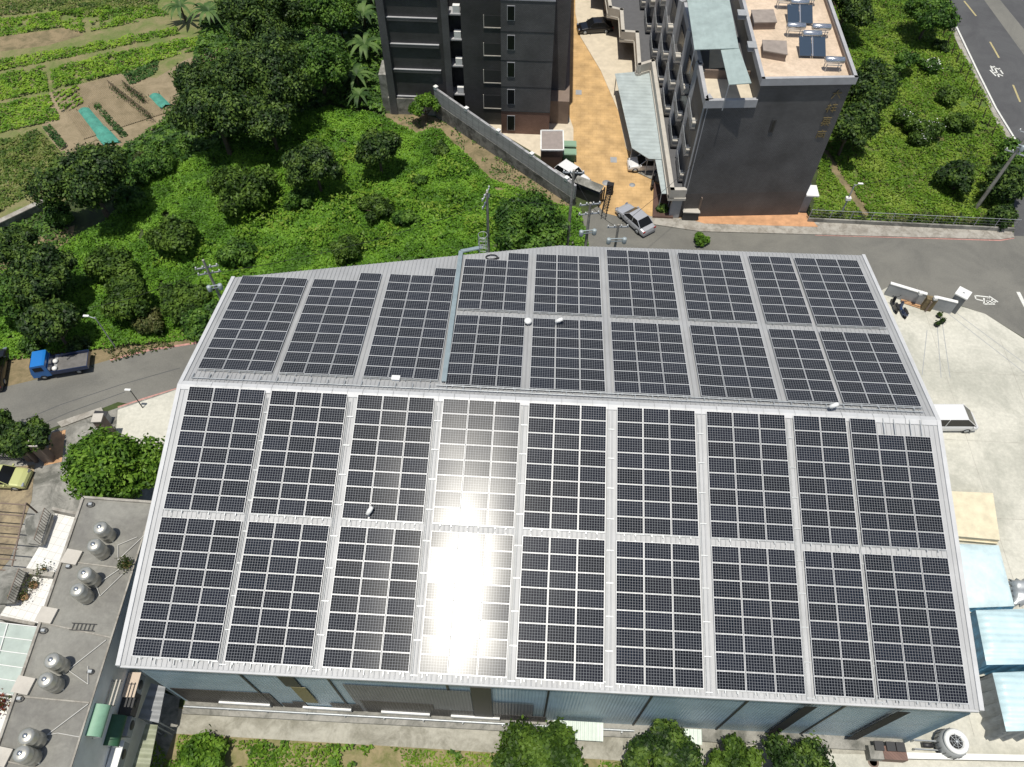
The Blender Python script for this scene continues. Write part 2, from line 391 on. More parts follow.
# dark cross lane at the far right
struct('road_verge', [G(984, -30), G(984, 0), G(1024, 55), G(1060, 120), G(1075, 115), G(1045, 55), G(1000, 0), G(998, -30)], 0.016, m_asph)
m_line = mat('road_paint_white', (0.62, 0.62, 0.58), 0.7, noise=0.2, nscale=6)
m_liney = mat('road_paint_yellow', (0.40, 0.34, 0.17), 0.7, noise=0.2, nscale=6)
m_liner = mat('road_paint_red', (0.42, 0.22, 0.19), 0.8, noise=0.25, nscale=4)
def strip(name, pts, wd, z, m):
    mb = MB(); P = [Vector((p[0], p[1], 0)) for p in pts]
    L = []; Rr = []
    for i, p in enumerate(P):
        d = (P[min(i + 1, len(P) - 1)] - P[max(i - 1, 0)]).normalized(); s = Vector((-d.y, d.x, 0)) * wd / 2
        L.append(p + s); Rr.append(p - s)
    for i in range(len(P) - 1): mb.add([(*Rr[i][:2], z), (*Rr[i + 1][:2], z), (*L[i + 1][:2], z), (*L[i][:2], z)], [(0, 1, 2, 3)])
    o = mb.build(name, m, fix=False); o['kind'] = 'structure'; return o
strip('edge_line', [G(940, -8), G(958, 30), G(978, 72), G(996, 108), G(1012, 134), G(1022, 150)], 0.22, 0.020, m_line)
for a, b in (((964, 1), (976, 16)), ((990, 42), (999, 58)), ((1013, 85), (1020, 102))):
    strip('centre_line', [G(*a), G(*b)], 0.22, 0.020, m_liney)
strip('edge_line', [G(1018, 292), G(1024, 304), G(1034, 322)], 0.35, 0.020, m_line)
strip('kerb_line', [G(110, 360), G(150, 350), G(203, 342)], 0.22, 0.020, m_liner)
strip('kerb_line', [G(118, 408), G(145, 399), G(178, 389)], 0.30, 0.020, m_liner)
strip('kerb_line', [G(815, 235), G(900, 237.5), G(1000, 240.5), G(1014, 238)], 0.16, 0.020, m_liner)
# text-like marking on the road (worn lane characters) and the arrow by the wall
mb = MB()
def mark(a, b, wd):
    a = G(*a, .020); b = G(*b, .020); d = (b - a).normalized(); s = Vector((-d.y, d.x, 0)) * wd / 2
    mb.add([a - s, b - s, b + s, a + s], [(0, 1, 2, 3)])
for a, b in (((990, 66), (1001, 70)), ((992, 71), (1003, 76)), ((994, 66), (999, 77)), ((999, 68), (1003, 74)), ((991, 67), (994, 73)), ((990, 70), (996, 76))): mark(a, b, .18)
o = mb.build('road_marking', m_line, fix=False); o['kind'] = 'structure'
mb = MB()
for a, b in (((975, 295.5), (989, 297)), ((975, 295.5), (976, 299)), ((976, 299), (984, 301)), ((989, 296), (998, 302)), ((989, 297), (988, 300)), ((984, 298), (984, 304)),
             ((984, 304), (995, 304)), ((986, 301), (996, 302)), ((988, 298), (988, 304)), ((992, 299), (992, 304))): mark(a, b, .14)
o = mb.build('road_marking', m_line, fix=False); o['kind'] = 'structure'
# long tar seams in the left road
for pts in ([(0, 430), (60, 405), (120, 385), (180, 368)], [(10, 438), (70, 412), (125, 392)]):
    strip('tar_seam', [G(*p) for p in pts], 0.07, 0.014, m_asphd)
# pavements
pv = [G(622, 215), G(680, 219), G(800, 216), G(806, 222), G(1010, 230), G(1014, 238), G(1000, 240), G(810, 235), G(700, 232), G(640, 223)]
struct('pavement', pv, 0.12, m_kerb, 0.0)
m_pink = mat('pink_paving', (0.50, 0.27, 0.14), 0.85, noise=0.2, nscale=1.2)
struct('tiled_pavement', [Z4(335, 635), Z4(425, 662), Z4(760, 672), Z4(725, 630), Z4(520, 625)], 0.135, m_pink, 0.0)
# courtyard stamped paving
def paving():
    m = bpy.data.materials.new('ochre_stamped_paving'); m.use_nodes = True
    n = m.node_tree.nodes; l = m.node_tree.links; b = n['Principled BSDF']; b.inputs['Roughness'].default_value = .8
    g = n.new('ShaderNodeNewGeometry'); br = n.new('ShaderNodeTexBrick'); br.inputs['Scale'].default_value = 0.55
    br.inputs['Color1'].default_value = (0.54, 0.355, 0.165, 1); br.inputs['Color2'].default_value = (0.50, 0.325, 0.145, 1); br.inputs['Mortar'].default_value = (0.44, 0.28, 0.12, 1)
    br.inputs['Mortar Size'].default_value = 0.012
    l.new(g.outputs['Position'], br.inputs['Vector'])
    t = n.new('ShaderNodeTexNoise'); t.inputs['Scale'].default_value = 0.7; t.inputs['Detail'].default_value = 8; l.new(g.outputs['Position'], t.inputs['Vector'])
    mr = n.new('ShaderNodeMapRange'); mr.inputs['From Min'].default_value = .3; mr.inputs['From Max'].default_value = .7; mr.inputs['To Min'].default_value = .72; mr.inputs['To Max'].default_value = 1.18; l.new(t.outputs['Fac'], mr.inputs['Value'])
    v = n.new('ShaderNodeVectorMath'); v.operation = 'MULTIPLY'; l.new(br.outputs['Color'], v.inputs[0]); l.new(mr.outputs[0], v.inputs[1]); l.new(v.outputs[0], b.inputs['Base Color'])
    return m
struct('courtyard_paving', [G(568, -40), G(563, 60), G(568, 110), G(575, 170), G(590, 195), G(604, 213), G(640, 222), G(660, 222), G(690, 219), G(690, 150), G(640, 60), G(606, -40)], 0.020, paving())
m_cream = mat('cream_concrete', (0.56, 0.49, 0.38), 0.8, noise=0.12, nscale=1)
struct('driveway', [Z4(45, 40), Z4(60, 110), Z4(120, 210), Z4(172, 330), Z4(195, 440), Z4(240, 470), Z4(330, 480), Z4(300, 200), Z4(200, 0), Z4(45, -20)], 0.10, m_cream, 0.0)
struct('forecourt', [Z3(400, 402), Z3(505, 465), Z3(600, 470), Z3(600, 380), Z3(560, 270), Z3(400, 270), Z3(240, 250), Z3(220, 300)], 0.10, m_cream, 0.0)
# manholes
for x, y, r, mm in ((697, 540, .5, m_kerb), (770, 545, .4, m_kerb)): pass
for X, Y, r in ((137, 540, .45), (213, 546, .32)):
    mb = MB(); p = Z4(X, Y); mb.lathe([(0.0, .034), (r, .034), (r, .0)], (p.x, p.y, 0), 18); o = mb.build('manhole_cover', m_grey)
    tag(o, 'round grey manhole cover near the courtyard gate' if r > .4 else 'smaller grey manhole cover right of the bigger one at the gate', 'manhole cover')
for i, (X, Y) in enumerate(((55, 273), (158, 472))):
    mb = MB(); p = Z4(X, Y); mb.box((p.x, p.y, .027), (.7, .9, .02)); o = mb.build('drain_cover', m_grey)
    tag(o, ('square grey drain cover at the middle of the ochre courtyard', 'square grey drain cover near the carport on ochre paving')[i], 'drain cover')
# concrete yard on the right
struct('yard', [Vector((47.5, -19, 0)), Vector((48, 18.6, 0)), G(888, 287), G(950, 303), G(985, 314), G(1024, 339), G(1080, 372), Vector((90, 5, 0)), Vector((90, -19.5, 0))], 0.022, m_conc)
for pts in ([(927, 330), (922, 375)], [(937, 325), (941, 378)], [(942, 322), (950, 378)], [(946, 312), (1040, 385)], [(952, 310), (1044, 378)]):
    strip('yard_seam', [G(*p) for p in pts], 0.06, 0.028, m_grey)
for k, (a, b) in enumerate((((52.5, 26), (52.5, -16)), ((58.5, 24), (58.5, -19)), ((64.5, 18), (64.5, -19)), ((48.2, 14), (72, 14)), ((48.2, 7), (72, 7)), ((48.2, 0), (72, 0)), ((48.2, -7), (72, -7)), ((48.2, -14), (72, -14)))):
    strip('yard_joint', [a, b], 0.022, 0.0265, m_kerb)
# front strip
struct('front_path', [(-3, -17.2), (52, -16.6), G(950, 778), G(640, 762), G(420, 748), G(300, 741), G(165, 733)], 0.02, m_conc2)
struct('wall_footing', [(0.1, -16.65), (47.6, -16.45), (47.6, -17.25), (0.1, -17.5)], 0.25, m_conc3, 0.0)
struct('grass_verge', [(-4, -17.1), (52, -16.6), (60, -40), (-10, -40)], 0.006, m_verge)
struct('grass_plot', [G(812, 222), G(820, 150), G(830, 0), G(850, -40), G(940, -40), G(945, 0), G(1000, 118), G(1013, 150), G(1012, 232)], 0.008, m_grassg)
strip('footpath', [G(824, 150), G(836, 172), G(850, 190), G(868, 216)], 0.9, 0.013, m_soil)
EXCL.append([G(822, 150), G(833, 174), G(847, 192), G(864, 218), G(870, 218), G(853, 190), G(839, 172), G(827, 150)])
# left apron by the road
struct('side_apron', [G(60, 428), G(118, 408), G(180, 388), G(190, 470), G(140, 560), G(-60, 700), G(-60, 500), G(0, 452)], 0.03, m_conc3)
struct('side_yard', [G(118, 410), G(180, 389), G(170, 450), G(115, 445)], 0.045, m_conc)
struct('kerb', [G(62, 428), G(104, 412), G(102, 408), G(58, 423)], 0.15, m_kerb, 0.0)
m_terr = mat('terracotta_paving', (0.46, 0.27, 0.14), 0.85, noise=0.2, nscale=2)
struct('tiled_path', [G(52, 433), G(66, 430), G(62, 462), G(44, 466), G(48, 450)], 0.05, m_terr)
struct('brick_yard', [G(-60, 470), G(0, 468), G(35, 465), G(32, 500), G(10, 560), G(-60, 640)], 0.05, stained('yard_brick', (0.30, 0.24, 0.15), (0.15, 0.12, 0.08), big=1, fine=6))

# ================================================================== WAREHOUSE
A = R_(14.176); B = R_(9.829); RZ = 13.5
RD = 0.22     # roof skin below the panel plane
def zr(y): return RZ - RD / math.cos(A) + (y * math.tan(A) if y < 0 else -y * math.tan(B))
WX0, WX1 = -0.62, 48.15
def eave_f(x): return -16.72 + 0.005 * x
def eave_b(x):
    if x < 24: return 11.3 + (17.15 - 11.3) * (x - WX0) / (24 - WX0)
    return 17.15 + 0.4 * (x - 24) / 24
wh = thing('warehouse', 'long warehouse with pale ribbed metal gable roof covered by solar arrays', 'warehouse', (24, 0, 0))
def ribbed(y0f, y1f):
    mb = MB(); xs = []; x = WX0; pitch = .30
    while x < WX1:
        for dx, h in ((0, 0), (.20, 0), (.222, .045), (.268, .045), (.29, 0)):
            if x + dx < WX1: xs.append((x + dx, h))
        x += pitch
    xs.append((WX1, 0)); vs = []
    for X, h in xs:
        for yy in (y0f(X), y1f(X)): vs.append((X, yy, zr(yy) + h))
    mb.add(vs, [(2 * i, 2 * i + 2, 2 * i + 3, 2 * i + 1) for i in range(len(xs) - 1)])
    return mb
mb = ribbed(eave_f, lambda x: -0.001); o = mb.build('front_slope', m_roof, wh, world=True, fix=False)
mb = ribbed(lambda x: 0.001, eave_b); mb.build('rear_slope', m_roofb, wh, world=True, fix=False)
# ridge cap, barge trims, gutter
mb = MB()
for sgn, an in ((-1, A), (1, B)):
    y1 = sgn * .32
    n_ = 49
    for i in range(n_):
        xa = WX0 + (WX1 - WX0) * i / n_; xb = WX0 + (WX1 - WX0) * (i + 1) / n_ - .02
        z0 = zr(-1e-6) + .10; z1 = zr(y1) + .075
        h = .012 if i % 2 else 0
        mb.add([(xa, 0, z0 + h), (xb, 0, z0 + h), (xb, y1, z1 + h), (xa, y1, z1 + h), (xa, y1, z1 - .06), (xb, y1, z1 - .06)], [(0, 1, 2, 3), (3, 2, 5, 4)])
mb.build('ridge_cap', m_trim, wh, world=True)
for X in (WX0 - .12, WX1 + .12):
    mb = MB()
    for y0, y1 in ((eave_f(X) - .05, 0), (0, eave_b(X) + .05)):
        w_ = .26
        vs = [(X + dx, y, zr(y) + .10 + dz - (0 if y else 0)) for y in (y0, y1) for dx, dz in ((-w_ / 2, 0), (w_ / 2, 0), (w_ / 2, -.35), (-w_ / 2, -.35))]
        mb.add(vs, [(0, 1, 5, 4), (1, 2, 6, 5), (2, 3, 7, 6), (3, 0, 4, 7), (0, 3, 2, 1), (4, 5, 6, 7)])
    mb.build('barge_trim', m_trim, wh, world=True)
mb = MB()
for i in range(60):
    xa = WX0 + (WX1 - WX0) * i / 60; xb = WX0 + (WX1 - WX0) * (i + 1) / 60
    ya, yb = eave_f(xa), eave_f(xb)
    mb.add([(xa, ya - .12, zr(ya) - .02), (xb, yb - .12, zr(yb) - .02), (xb, yb - .12, zr(yb) - .22), (xa, ya - .12, zr(ya) - .22), (xa, ya + .02, zr(ya) - .22), (xb, yb + .02, zr(yb) - .22), (xa, ya + .02, zr(ya) - .03), (xb, yb + .02, zr(yb) - .03)],
           [(0, 1, 2, 3), (3, 2, 5, 4), (6, 7, 1, 0)])
mb.build('gutter', m_trim, wh, world=True)
# low brackets standing on the front eave
x = 0.3
while x < 47.6:
    mb = MB()
    y = eave_f(x) + .28
    mb.box((x, y, zr(y) + .10), (.04, .34, .14), rot=Matrix.Rotation(A, 3, 'X')); mb.box((x + .16, y + .12, zr(y + .1) + .13), (.30, .04, .03), rot=Matrix.Rotation(A, 3, 'X'))
    mb.build('eave_bracket', m_steel, wh, world=True)
    x += 1.12 + rnd.uniform(-.05, .05)

# walls
WY = -16.70
def wy(x): return WY + .005 * x
mb = MB(); mb.cur = 0
mb.add([(0.1, wy(0), .25), (47.7, wy(47.7), .25), (47.7, wy(47.7), zr(-16.5) - .03), (.1, wy(0), zr(-16.5) - .03)], [(0, 1, 2, 3)])
o = mb.build('front_wall', m_wallblue, wh, world=True, fix=False)
mb = MB()
for X in (0.1, 47.7):
    mb.add([(X, WY, 0), (X, 0, 0), (X, eave_b(X) - .3, 0), (X, eave_b(X) - .3, zr(eave_b(X)) - .1), (X, 0, zr(-.01) - .1), (X, WY, zr(WY) - .1)], [(0, 1, 4, 5), (1, 2, 3, 4)])
bw = [(0.1, eave_b(.1) - .3), (24, eave_b(24) - .3), (47.7, eave_b(47.7) - .3)]
for a, b in zip(bw[:-1], bw[1:]): mb.add([(*a, 0), (*b, 0), (*b, zr(b[1]) - .1), (*a, zr(a[1]) - .1)], [(0, 1, 2, 3)])
mb.build('side_wall', m_wallblue, wh, world=True)
# seams / posts and dark louvres on the front wall
for px, py in ((278, 709), (354, 714), (455.7, 720.6), (542.7, 725), (631.5, 729.4), (716, 732), (802, 736)):
    p = GY(px, py, WY); mb = MB(); mb.bx(p.x - .06, p.x + .06, wy(p.x) - .07, wy(p.x) - .005, .3, zr(-16.5) - .3)
    mb.build('wall_post', m_dark, wh, world=True)
def wrect(name, m, pxa, pxb, za, zb, off=.03, th=.03):
    "rectangle on the front wall: x by two spots of the photograph"
    mb = MB(); mb.bx(pxa, pxb, WY - off - th, WY - off, za, zb); return mb.build(name, m, wh, world=True)
tops = lambda X: zr(-16.5) - .35
for a in ((7.7, 1.0, .3, 9.0), (20.6, 1.15, .3, 9.0)): pass
p = GY(281, 690, WY).x; wrect('louvre_strip', m_dark, 8.35, 9.3, 6.3, 8.75)
m_olive = mat('olive_strip', (0.22, 0.19, 0.09), .6); wrect('louvre_strip', m_olive, 8.6, 9.5, 2.2, 6.2)
wrect('louvre_strip', m_dark, 19.55, 20.75, .6, 8.75)
for px in ((775, 735), (870, 733)):
    q2 = GY(px[0], px[1] - 4, WY); wrect('louvre_strip', m_black, q2.x - .36, q2.x + .36, .6, 8.75, th=.012)
for x0, x1, zt in ((0.35, 6.7, 3.9), (6.85, 7.7, 1.4), (7.7, 8.5, 2.0), (10.2, 12.1, 2.2), (12.4, 17.0, 3.6), (17.0, 19.5, 2.2), (20.8, 24.2, 1.8)):
    wrect('dark_panel', m_walldark, x0, x1, .27, zt, off=.006, th=.02)
m_wallgrey = corrug('wall_sheet_grey', (0.15, 0.155, 0.165), 0.2, 'X', 0.45, noise=0.15, dist=0.025)
for x0, x1, zt in ((11.95, 19.5, 7.4), (20.8, 23.3, 5.0)): wrect('grey_panel', m_wallgrey, x0, x1, .26, zt, off=.002, th=.003)
for x0, x1 in ((2.6, 6.0), (8.2, 11.4), (13.4, 16.6), (18.0, 21.2)):
    wrect('vent_strip', m_white, x0, x1, .55, .95, off=.03, th=.12)
mb = MB(); mb.tube((0.3, WY - .45, .75), (30, WY - .32, .75), .07); 
for i in range(12): mb.tube((.6 + i * 2.6, WY - .44, .75), (.6 + i * 2.6, WY - .44, 0), .045)
mb.build('pipe_rail', m_steel, wh, world=True)
m_pgreen = corrug('awning_pale_green', (0.55, 0.62, 0.55), .25, 'X')
mb = MB(); mb.box((26.3, WY - .65, 1.5), (3.2, 1.1, .05), rot=Matrix.Rotation(R_(12), 3, 'X')); mb.build('awning', m_pgreen, wh, world=True)
mb = MB(); mb.box((33.6, WY - .6, 1.5), (1.2, .9, .05), rot=Matrix.Rotation(R_(12), 3, 'X')); mb.build('awning', m_pgreen, wh, world=True)

# ---- solar arrays
PW, PH, GAPX, RPH = 1.630, 0.985, 1.67, 1.008
m_cells = panel_mat(PW / 2 - .022, PH / 2 - .022, 10, 6)
def panel_mesh():
    mb = MB(); w_, h_, fr, t = PW / 2, PH / 2, .020, .04
    mb.cur = 0
    for x0, x1, y0, y1 in ((-w_, w_, -h_, -h_ + fr), (-w_, w_, h_ - fr, h_), (-w_, -w_ + fr, -h_ + fr, h_ - fr), (w_ - fr, w_, -h_ + fr, h_ - fr)):
        mb.bx(x0, x1, y0, y1, -t, 0)
    mb.cur = 1
    mb.bx(-w_ + fr, w_ - fr, -h_ + fr, h_ - fr, -t + .004, -.004)
    o = mb.build('solar_panel', [m_alu, m_cells]); me = o.data; bpy.data.objects.remove(o)
    # keep the mesh centred on the panel
    return me
PANEL = panel_mesh()
# MB.build recentres: undo by moving the mesh down
for v in PANEL.vertices: v.co.z -= .04
coltilt = {}
arr_grp = 'solar arrays on the warehouse roof'
def array(front, x, s_low, rows_per_col, label, seed):
    "s_low: distance along the slope from the ridge to the edge where local y starts"
    r = random.Random(seed)
    if front: loc = Vector((x, -s_low * math.cos(A), RZ - s_low * math.sin(A))); rx = A
    else: loc = Vector((x, s_low * math.cos(B), RZ - s_low * math.sin(B))); rx = -B
    o = thing('solar_array', label, 'solar array', loc, 0, arr_grp); o.rotation_euler = (rx, 0, 0)
    for c, (r0, r1) in enumerate(rows_per_col):
        key = (front, round(x), c)
        if key not in coltilt: coltilt[key] = r.gauss(0, .009)
        for k in range(r0, r1):
            p = bpy.data.objects.new('solar_panel', PANEL); COL.objects.link(p); p.parent = o
            p.location = (c * GAPX + GAPX / 2, k * RPH + RPH / 2, 0)
            p.rotation_euler = (r.gauss(0, .006), coltilt[key] + r.gauss(0, .004), 0)
    mb = MB(); nr = max(r1 for _, r1 in rows_per_col)
    for c, (r0, r1) in enumerate(rows_per_col):
        for fx in (.3, .7):
            X = (c + fx) * GAPX
            mb.bx(X - .025, X + .025, r0 * RPH - .16, (8 * RPH + .1) if (front and r1 == 7) else r1 * RPH + .08, -.10, -.046)
            for k in range(r0, r1 + 1, 2): mb.bx(X - .03, X + .03, k * RPH - .06, k * RPH, -.21, -.101)
    mb.bx(0.02, len(rows_per_col) * GAPX, -.03, .03, -.16, -.101)
    f = mb.build('mounting_frame', m_steel, o)
    return o
FX = [0, 5.39, 11.04, 16.6, 22.13, 27.78, 33.48, 38.99, 42.54]
BX = [0, 5.46, 11.07, 16.57, 22.1, 27.67, 33.3, 38.88, 42.48]
ordn = ['leftmost', 'second from left', 'third from left', 'fourth from left', 'middle', 'fourth from right', 'third from right', 'second from right', 'rightmost']
extra = {3: ', washed out by sun glare'}
for i, x in enumerate(FX):
    nc = 2 if i == 7 else 3
    array(True, x, 0.1926 + 8 * RPH, [(0, 8)] * nc if i != 8 else [(0, 8), (0, 7), (0, 7)], 'dark solar array on front slope, row just below ridge, %s%s' % (ordn[i], ', narrow' if i == 7 else ''), 100 + i)
    array(True, x, 8.7182 + 8 * RPH, [(0, 8)] * nc, 'dark solar array on front slope, row along lower eave, %s%s' % (ordn[i], ', narrow' if i == 7 else ''), 200 + i)
array(False, BX[0], 1.41, [(0, 10)] * 3, 'tall dark solar array at left end of rear slope, ten rows deep', 300)
array(False, BX[1], 1.41, [(0, 10), (0, 10), (0, 11)], 'tall dark solar array second from left on rear slope', 301)
array(False, BX[2], 1.41, [(0, 11), (0, 11), (0, 12)], 'tall dark solar array beside the grey pipe on rear slope', 302)
od2 = ['just right of grey pipe', 'second right of grey pipe', 'third right of grey pipe', 'third from right', 'narrow, second from right', 'rightmost']
for j in range(6):
    i = j + 3; nc = 2 if i == 7 else 3
    s0 = 8.1005 - 7 * RPH
    array(False, BX[i], s0, [(0, 7)] * nc, 'dark solar array on rear slope, row nearest ridge, ' + od2[j], 310 + i)
    top = {3: [6, 6, 7], 4: [7, 7, 7]}.get(i, [8] * nc)
    array(False, BX[i], 16.8726 - 8 * RPH, [(0, t) for t in top], 'dark solar array on rear slope, farthest row by rear eave, ' + od2[j], 330 + i)

# ---- roof fittings
def roofp(px, py, h=0.0):
    "point on the roof skin under a spot of the photograph"
    d = AX_F + AX_R * (px - 512) / F_PX - AX_U * (py - 383.5) / F_PX
    t = 40.0
    for _ in range(60):
        p = CAM + d * t; t += (p[2] - (zr(p[1]) + h)) / (-d[2]) * .9
    return Vector((float(p[0]), float(p[1]), float(p[2])))
m_pipe = mat('grey_blue_duct', (0.27, 0.33, 0.35), .45, .2, noise=.1)
mb = MB()
a = roofp(444, 382, .15); b = roofp(461, 252, .15)
dn = Vector((0, math.sin(B), math.cos(B)))
def ductseg(a, b, w_, h_):
    d = (b - a); L = d.length; d.normalize(); s = dn.cross(d).normalized(); rot = Matrix((s, d, s.cross(d))).transposed()
    mb.box((a + b) / 2 + dn * (h_ / 2), (w_, L, h_), rot=rot)
ductseg(a, b, .34, .14); c = roofp(482, 248, .15); ductseg(b, c, .34, .14)
o = mb.build('cable_duct', m_pipe, bevel=.02); tag(o, 'grey blue metal cable duct running down rear slope between solar arrays', 'cable duct')
mb = MB(); a = roofp(445, 385, .1)
n1 = 150
for y in (.62, .95):
    mb.tube((16.0, y, zr(y) + .16), (47.5, y, zr(y) + .16), .035, n=6)
    if y == .62: mb.tube((-.2, y, zr(y) + .12), (16, y, zr(y) + .12), .035, n=6)
for i in range(43):
    x = -.1 + i * 1.12; mb.box((x, .78, zr(.78) + .1), (.05, .45, .16), rot=Matrix.Rotation(-B, 3, 'X'))
o = mb.build('ridge_cable_tray', m_steel); tag(o, 'thin metal cable tray running along the rear side of the roof ridge', 'cable tray')
# cable conduits along aisles (one per aisle of the front slope)
names = ['first', 'second', 'third', 'fourth', 'fifth', 'sixth', 'seventh', 'eighth']
for i in range(8):
    x = FX[i] + (2 if i == 7 else 3) * GAPX + (.10 if i not in (6, 7) else .07)
    mb = MB()
    for xx in (x, x + .09): 
        for y0, y1 in ((-.6, -8.3), (-8.3, -16.5)): mb.tube((xx, y0, zr(y0) + .075), (xx, y1, zr(y1) + .075), .016, n=5)
    for k in range(9):
        y = -1.6 - k * 1.85; mb.box((x + .2, y, zr(y) + .08), (.42, .05, .03), rot=Matrix.Rotation(A, 3, 'X'))
    o = mb.build('cable_conduit', m_steel); tag(o, 'thin grey conduit pair in the %s aisle from left on front slope' % names[i], 'conduit', 'cable conduits in the roof aisles')
def roofvent(px, py, label, r=.28, tall=.45):
    p = roofp(px, py, .2); t = thing('roof_vent', label, 'roof vent', (p.x, p.y, zr(p.y)))
    MB().lathe([(r * .55, 0), (r * .55, tall * .55)], n=14).build('stack', m_trim, t)
    MB().lathe([(r * .6, tall * .5), (r, tall * .6), (r * .95, tall * .85), (r * .5, tall * 1.05), (0, tall * 1.1)], n=16).build('cap', m_white, t)
roofvent(528, 322, 'white round roof vent where aisles cross right of the grey duct')
def dish(px, py, label, ang):
    p = roofp(px, py, .4); t = thing('weather_sensor', label, 'sensor', (p.x, p.y, zr(p.y)))
    MB().tube((0, 0, 0), (0, 0, .55), .03).build('mast', m_steel, t)
    rot = Matrix.Rotation(ang, 3, 'Z') @ Matrix.Rotation(R_(60), 3, 'Y')
    MB().lathe([(0, -.3), (.12, -.28), (.15, 0), (.12, .28), (0, .3)], (0, 0, .58), 12, rot).build('sensor_body', m_white, t)
dish(370, 512, 'white capsule shaped sensor on short mast between front arrays', R_(55))
dish(559, 322, 'small white sensor at top edge of rear array right of vent', R_(10))
dish(833, 407, 'small pale sensor on the ridge near right end of roof', R_(10))
p = roofp(396, 379, .1); mb = MB(); mb.box((p.x, p.y, zr(p.y) + .14), (.5, .35, .24), rot=Matrix.Rotation(-B, 3, 'X'))
mb.box((p.x, p.y, zr(p.y) + .275), (.56, .41, .03), rot=Matrix.Rotation(-B, 3, 'X'))
o = mb.build('junction_box', m_white, bevel=.01); tag(o, 'white junction box on rear slope edge near the ridge', 'junction box')
mb = MB(); pts = []
for i in range(25):
    t = i / 24; an = t * math.pi * 2.6; p = roofp(492 + 7 * math.cos(an) * (1 - .3 * t), 257.5 + 2.2 * math.sin(an), .06); p.z += .03 + .05 * t; pts.append(p)
mb.path(pts, .045); o = mb.build('coiled_cable', m_black); tag(o, 'black coiled cable lying on bare roof near rear eave', 'cable')
# ladder cage at the back eave
p = G(483, 246, 10.9)
ld = thing('roof_ladder', 'caged metal ladder rising over the rear eave by the cable duct', 'ladder', (p.x, 15.9, 0))
mb = MB()
for sx in (-.25, .25): mb.tube((sx, 0, 0), (sx, 0, 12.1), .03, n=6)
for k in range(34): mb.tube((-.25, 0, .4 + k * .35), (.25, 0, .4 + k * .35), .018, n=5)
mb.build('rungs', m_steel, ld)
mb = MB()
for z in (9.5, 10.3, 11.1, 12.0):
    pts = [Vector((.36 * math.cos(t), .36 + .36 * math.sin(t), z)) for t in np.linspace(-math.pi / 2 - .6, math.pi * 1.5 - .9, 14)]; mb.path(pts, .02, 5)
for t in (0, 1.57, 3.14): mb.tube((.36 * math.cos(t), .36 + .36 * math.sin(t), 9.5), (.36 * math.cos(t), .36 + .36 * math.sin(t), 12.0), .018, n=5)
mb.build('safety_cage', m_steel, ld)
# ================================================================== APARTMENT BUILDINGS
def courses(name, col, col2, sc=2.2):
    m = bpy.data.materials.new(name); m.use_nodes = True
    n = m.node_tree.nodes; l = m.node_tree.links; b = n['Principled BSDF']; b.inputs['Roughness'].default_value = .6
    g = n.new('ShaderNodeNewGeometry'); sp = n.new('ShaderNodeSeparateXYZ'); l.new(g.outputs['Position'], sp.inputs[0])
    ad = n.new('ShaderNodeMath'); l.new(sp.outputs[0], ad.inputs[0]); l.new(sp.outputs[1], ad.inputs[1])
    cb = n.new('ShaderNodeCombineXYZ'); l.new(ad.outputs[0], cb.inputs[0]); l.new(sp.outputs[2], cb.inputs[1])
    br = n.new('ShaderNodeTexBrick'); br.inputs['Scale'].default_value = sc; br.inputs['Mortar Size'].default_value = .03
    br.inputs['Color1'].default_value = (*col, 1); br.inputs['Color2'].default_value = (*col2, 1); br.inputs['Mortar'].default_value = tuple(c * .55 for c in col) + (1,)
    l.new(cb.outputs[0], br.inputs['Vector'])
    t = n.new('ShaderNodeTexNoise'); t.inputs['Scale'].default_value = .35; t.inputs['Detail'].default_value = 6; l.new(cb.outputs[0], t.inputs['Vector'])
    mr = n.new('ShaderNodeMapRange'); mr.inputs['From Min'].default_value = .3; mr.inputs['From Max'].default_value = .7; mr.inputs['To Min'].default_value = .72; mr.inputs['To Max'].default_value = 1.3; l.new(t.outputs['Fac'], mr.inputs['Value'])
    v = n.new('ShaderNodeVectorMath'); v.operation = 'MULTIPLY'; l.new(br.outputs['Color'], v.inputs[0]); l.new(mr.outputs[0], v.inputs[1]); l.new(v.outputs[0], b.inputs['Base Color'])
    return m
m_dkbrick = courses('dark_grey_tile', (0.088, 0.086, 0.088), (0.108, 0.106, 0.108))
m_dkbrick2 = courses('charcoal_tile', (0.048, 0.046, 0.047), (0.060, 0.058, 0.060))
m_redbase = courses('brown_base_tile', (0.16, 0.09, 0.07), (0.19, 0.11, 0.085))
m_brown = mat('brown_render', (0.20, 0.15, 0.12), .8, noise=.15, nscale=1)
m_coping = mat('beige_coping', (0.46, 0.43, 0.38), .7, noise=.1, nscale=1)
m_gcop = mat('grey_coping', (0.36, 0.36, 0.37), .7, noise=.1, nscale=1)
m_peach = stained('peach_roof_tile', (0.62, 0.49, 0.37), (0.48, 0.38, 0.28), big=.4, fine=3)
m_glass = mat('dark_glass', (0.010, 0.011, 0.012), .18, spec=.3)
m_gold = mat('gold_letters', (0.20, 0.155, 0.07), .6, .2)
m_canopy = corrug('pale_green_sheet', (0.31, 0.375, 0.36), .5, 'X', .4, noise=.15)
m_canopy2 = corrug('pale_sheet', (0.38, 0.43, 0.43), .6, 'Y', .4, noise=.15)
m_brass = mat('door_brown', (0.10, 0.06, 0.045), .6)

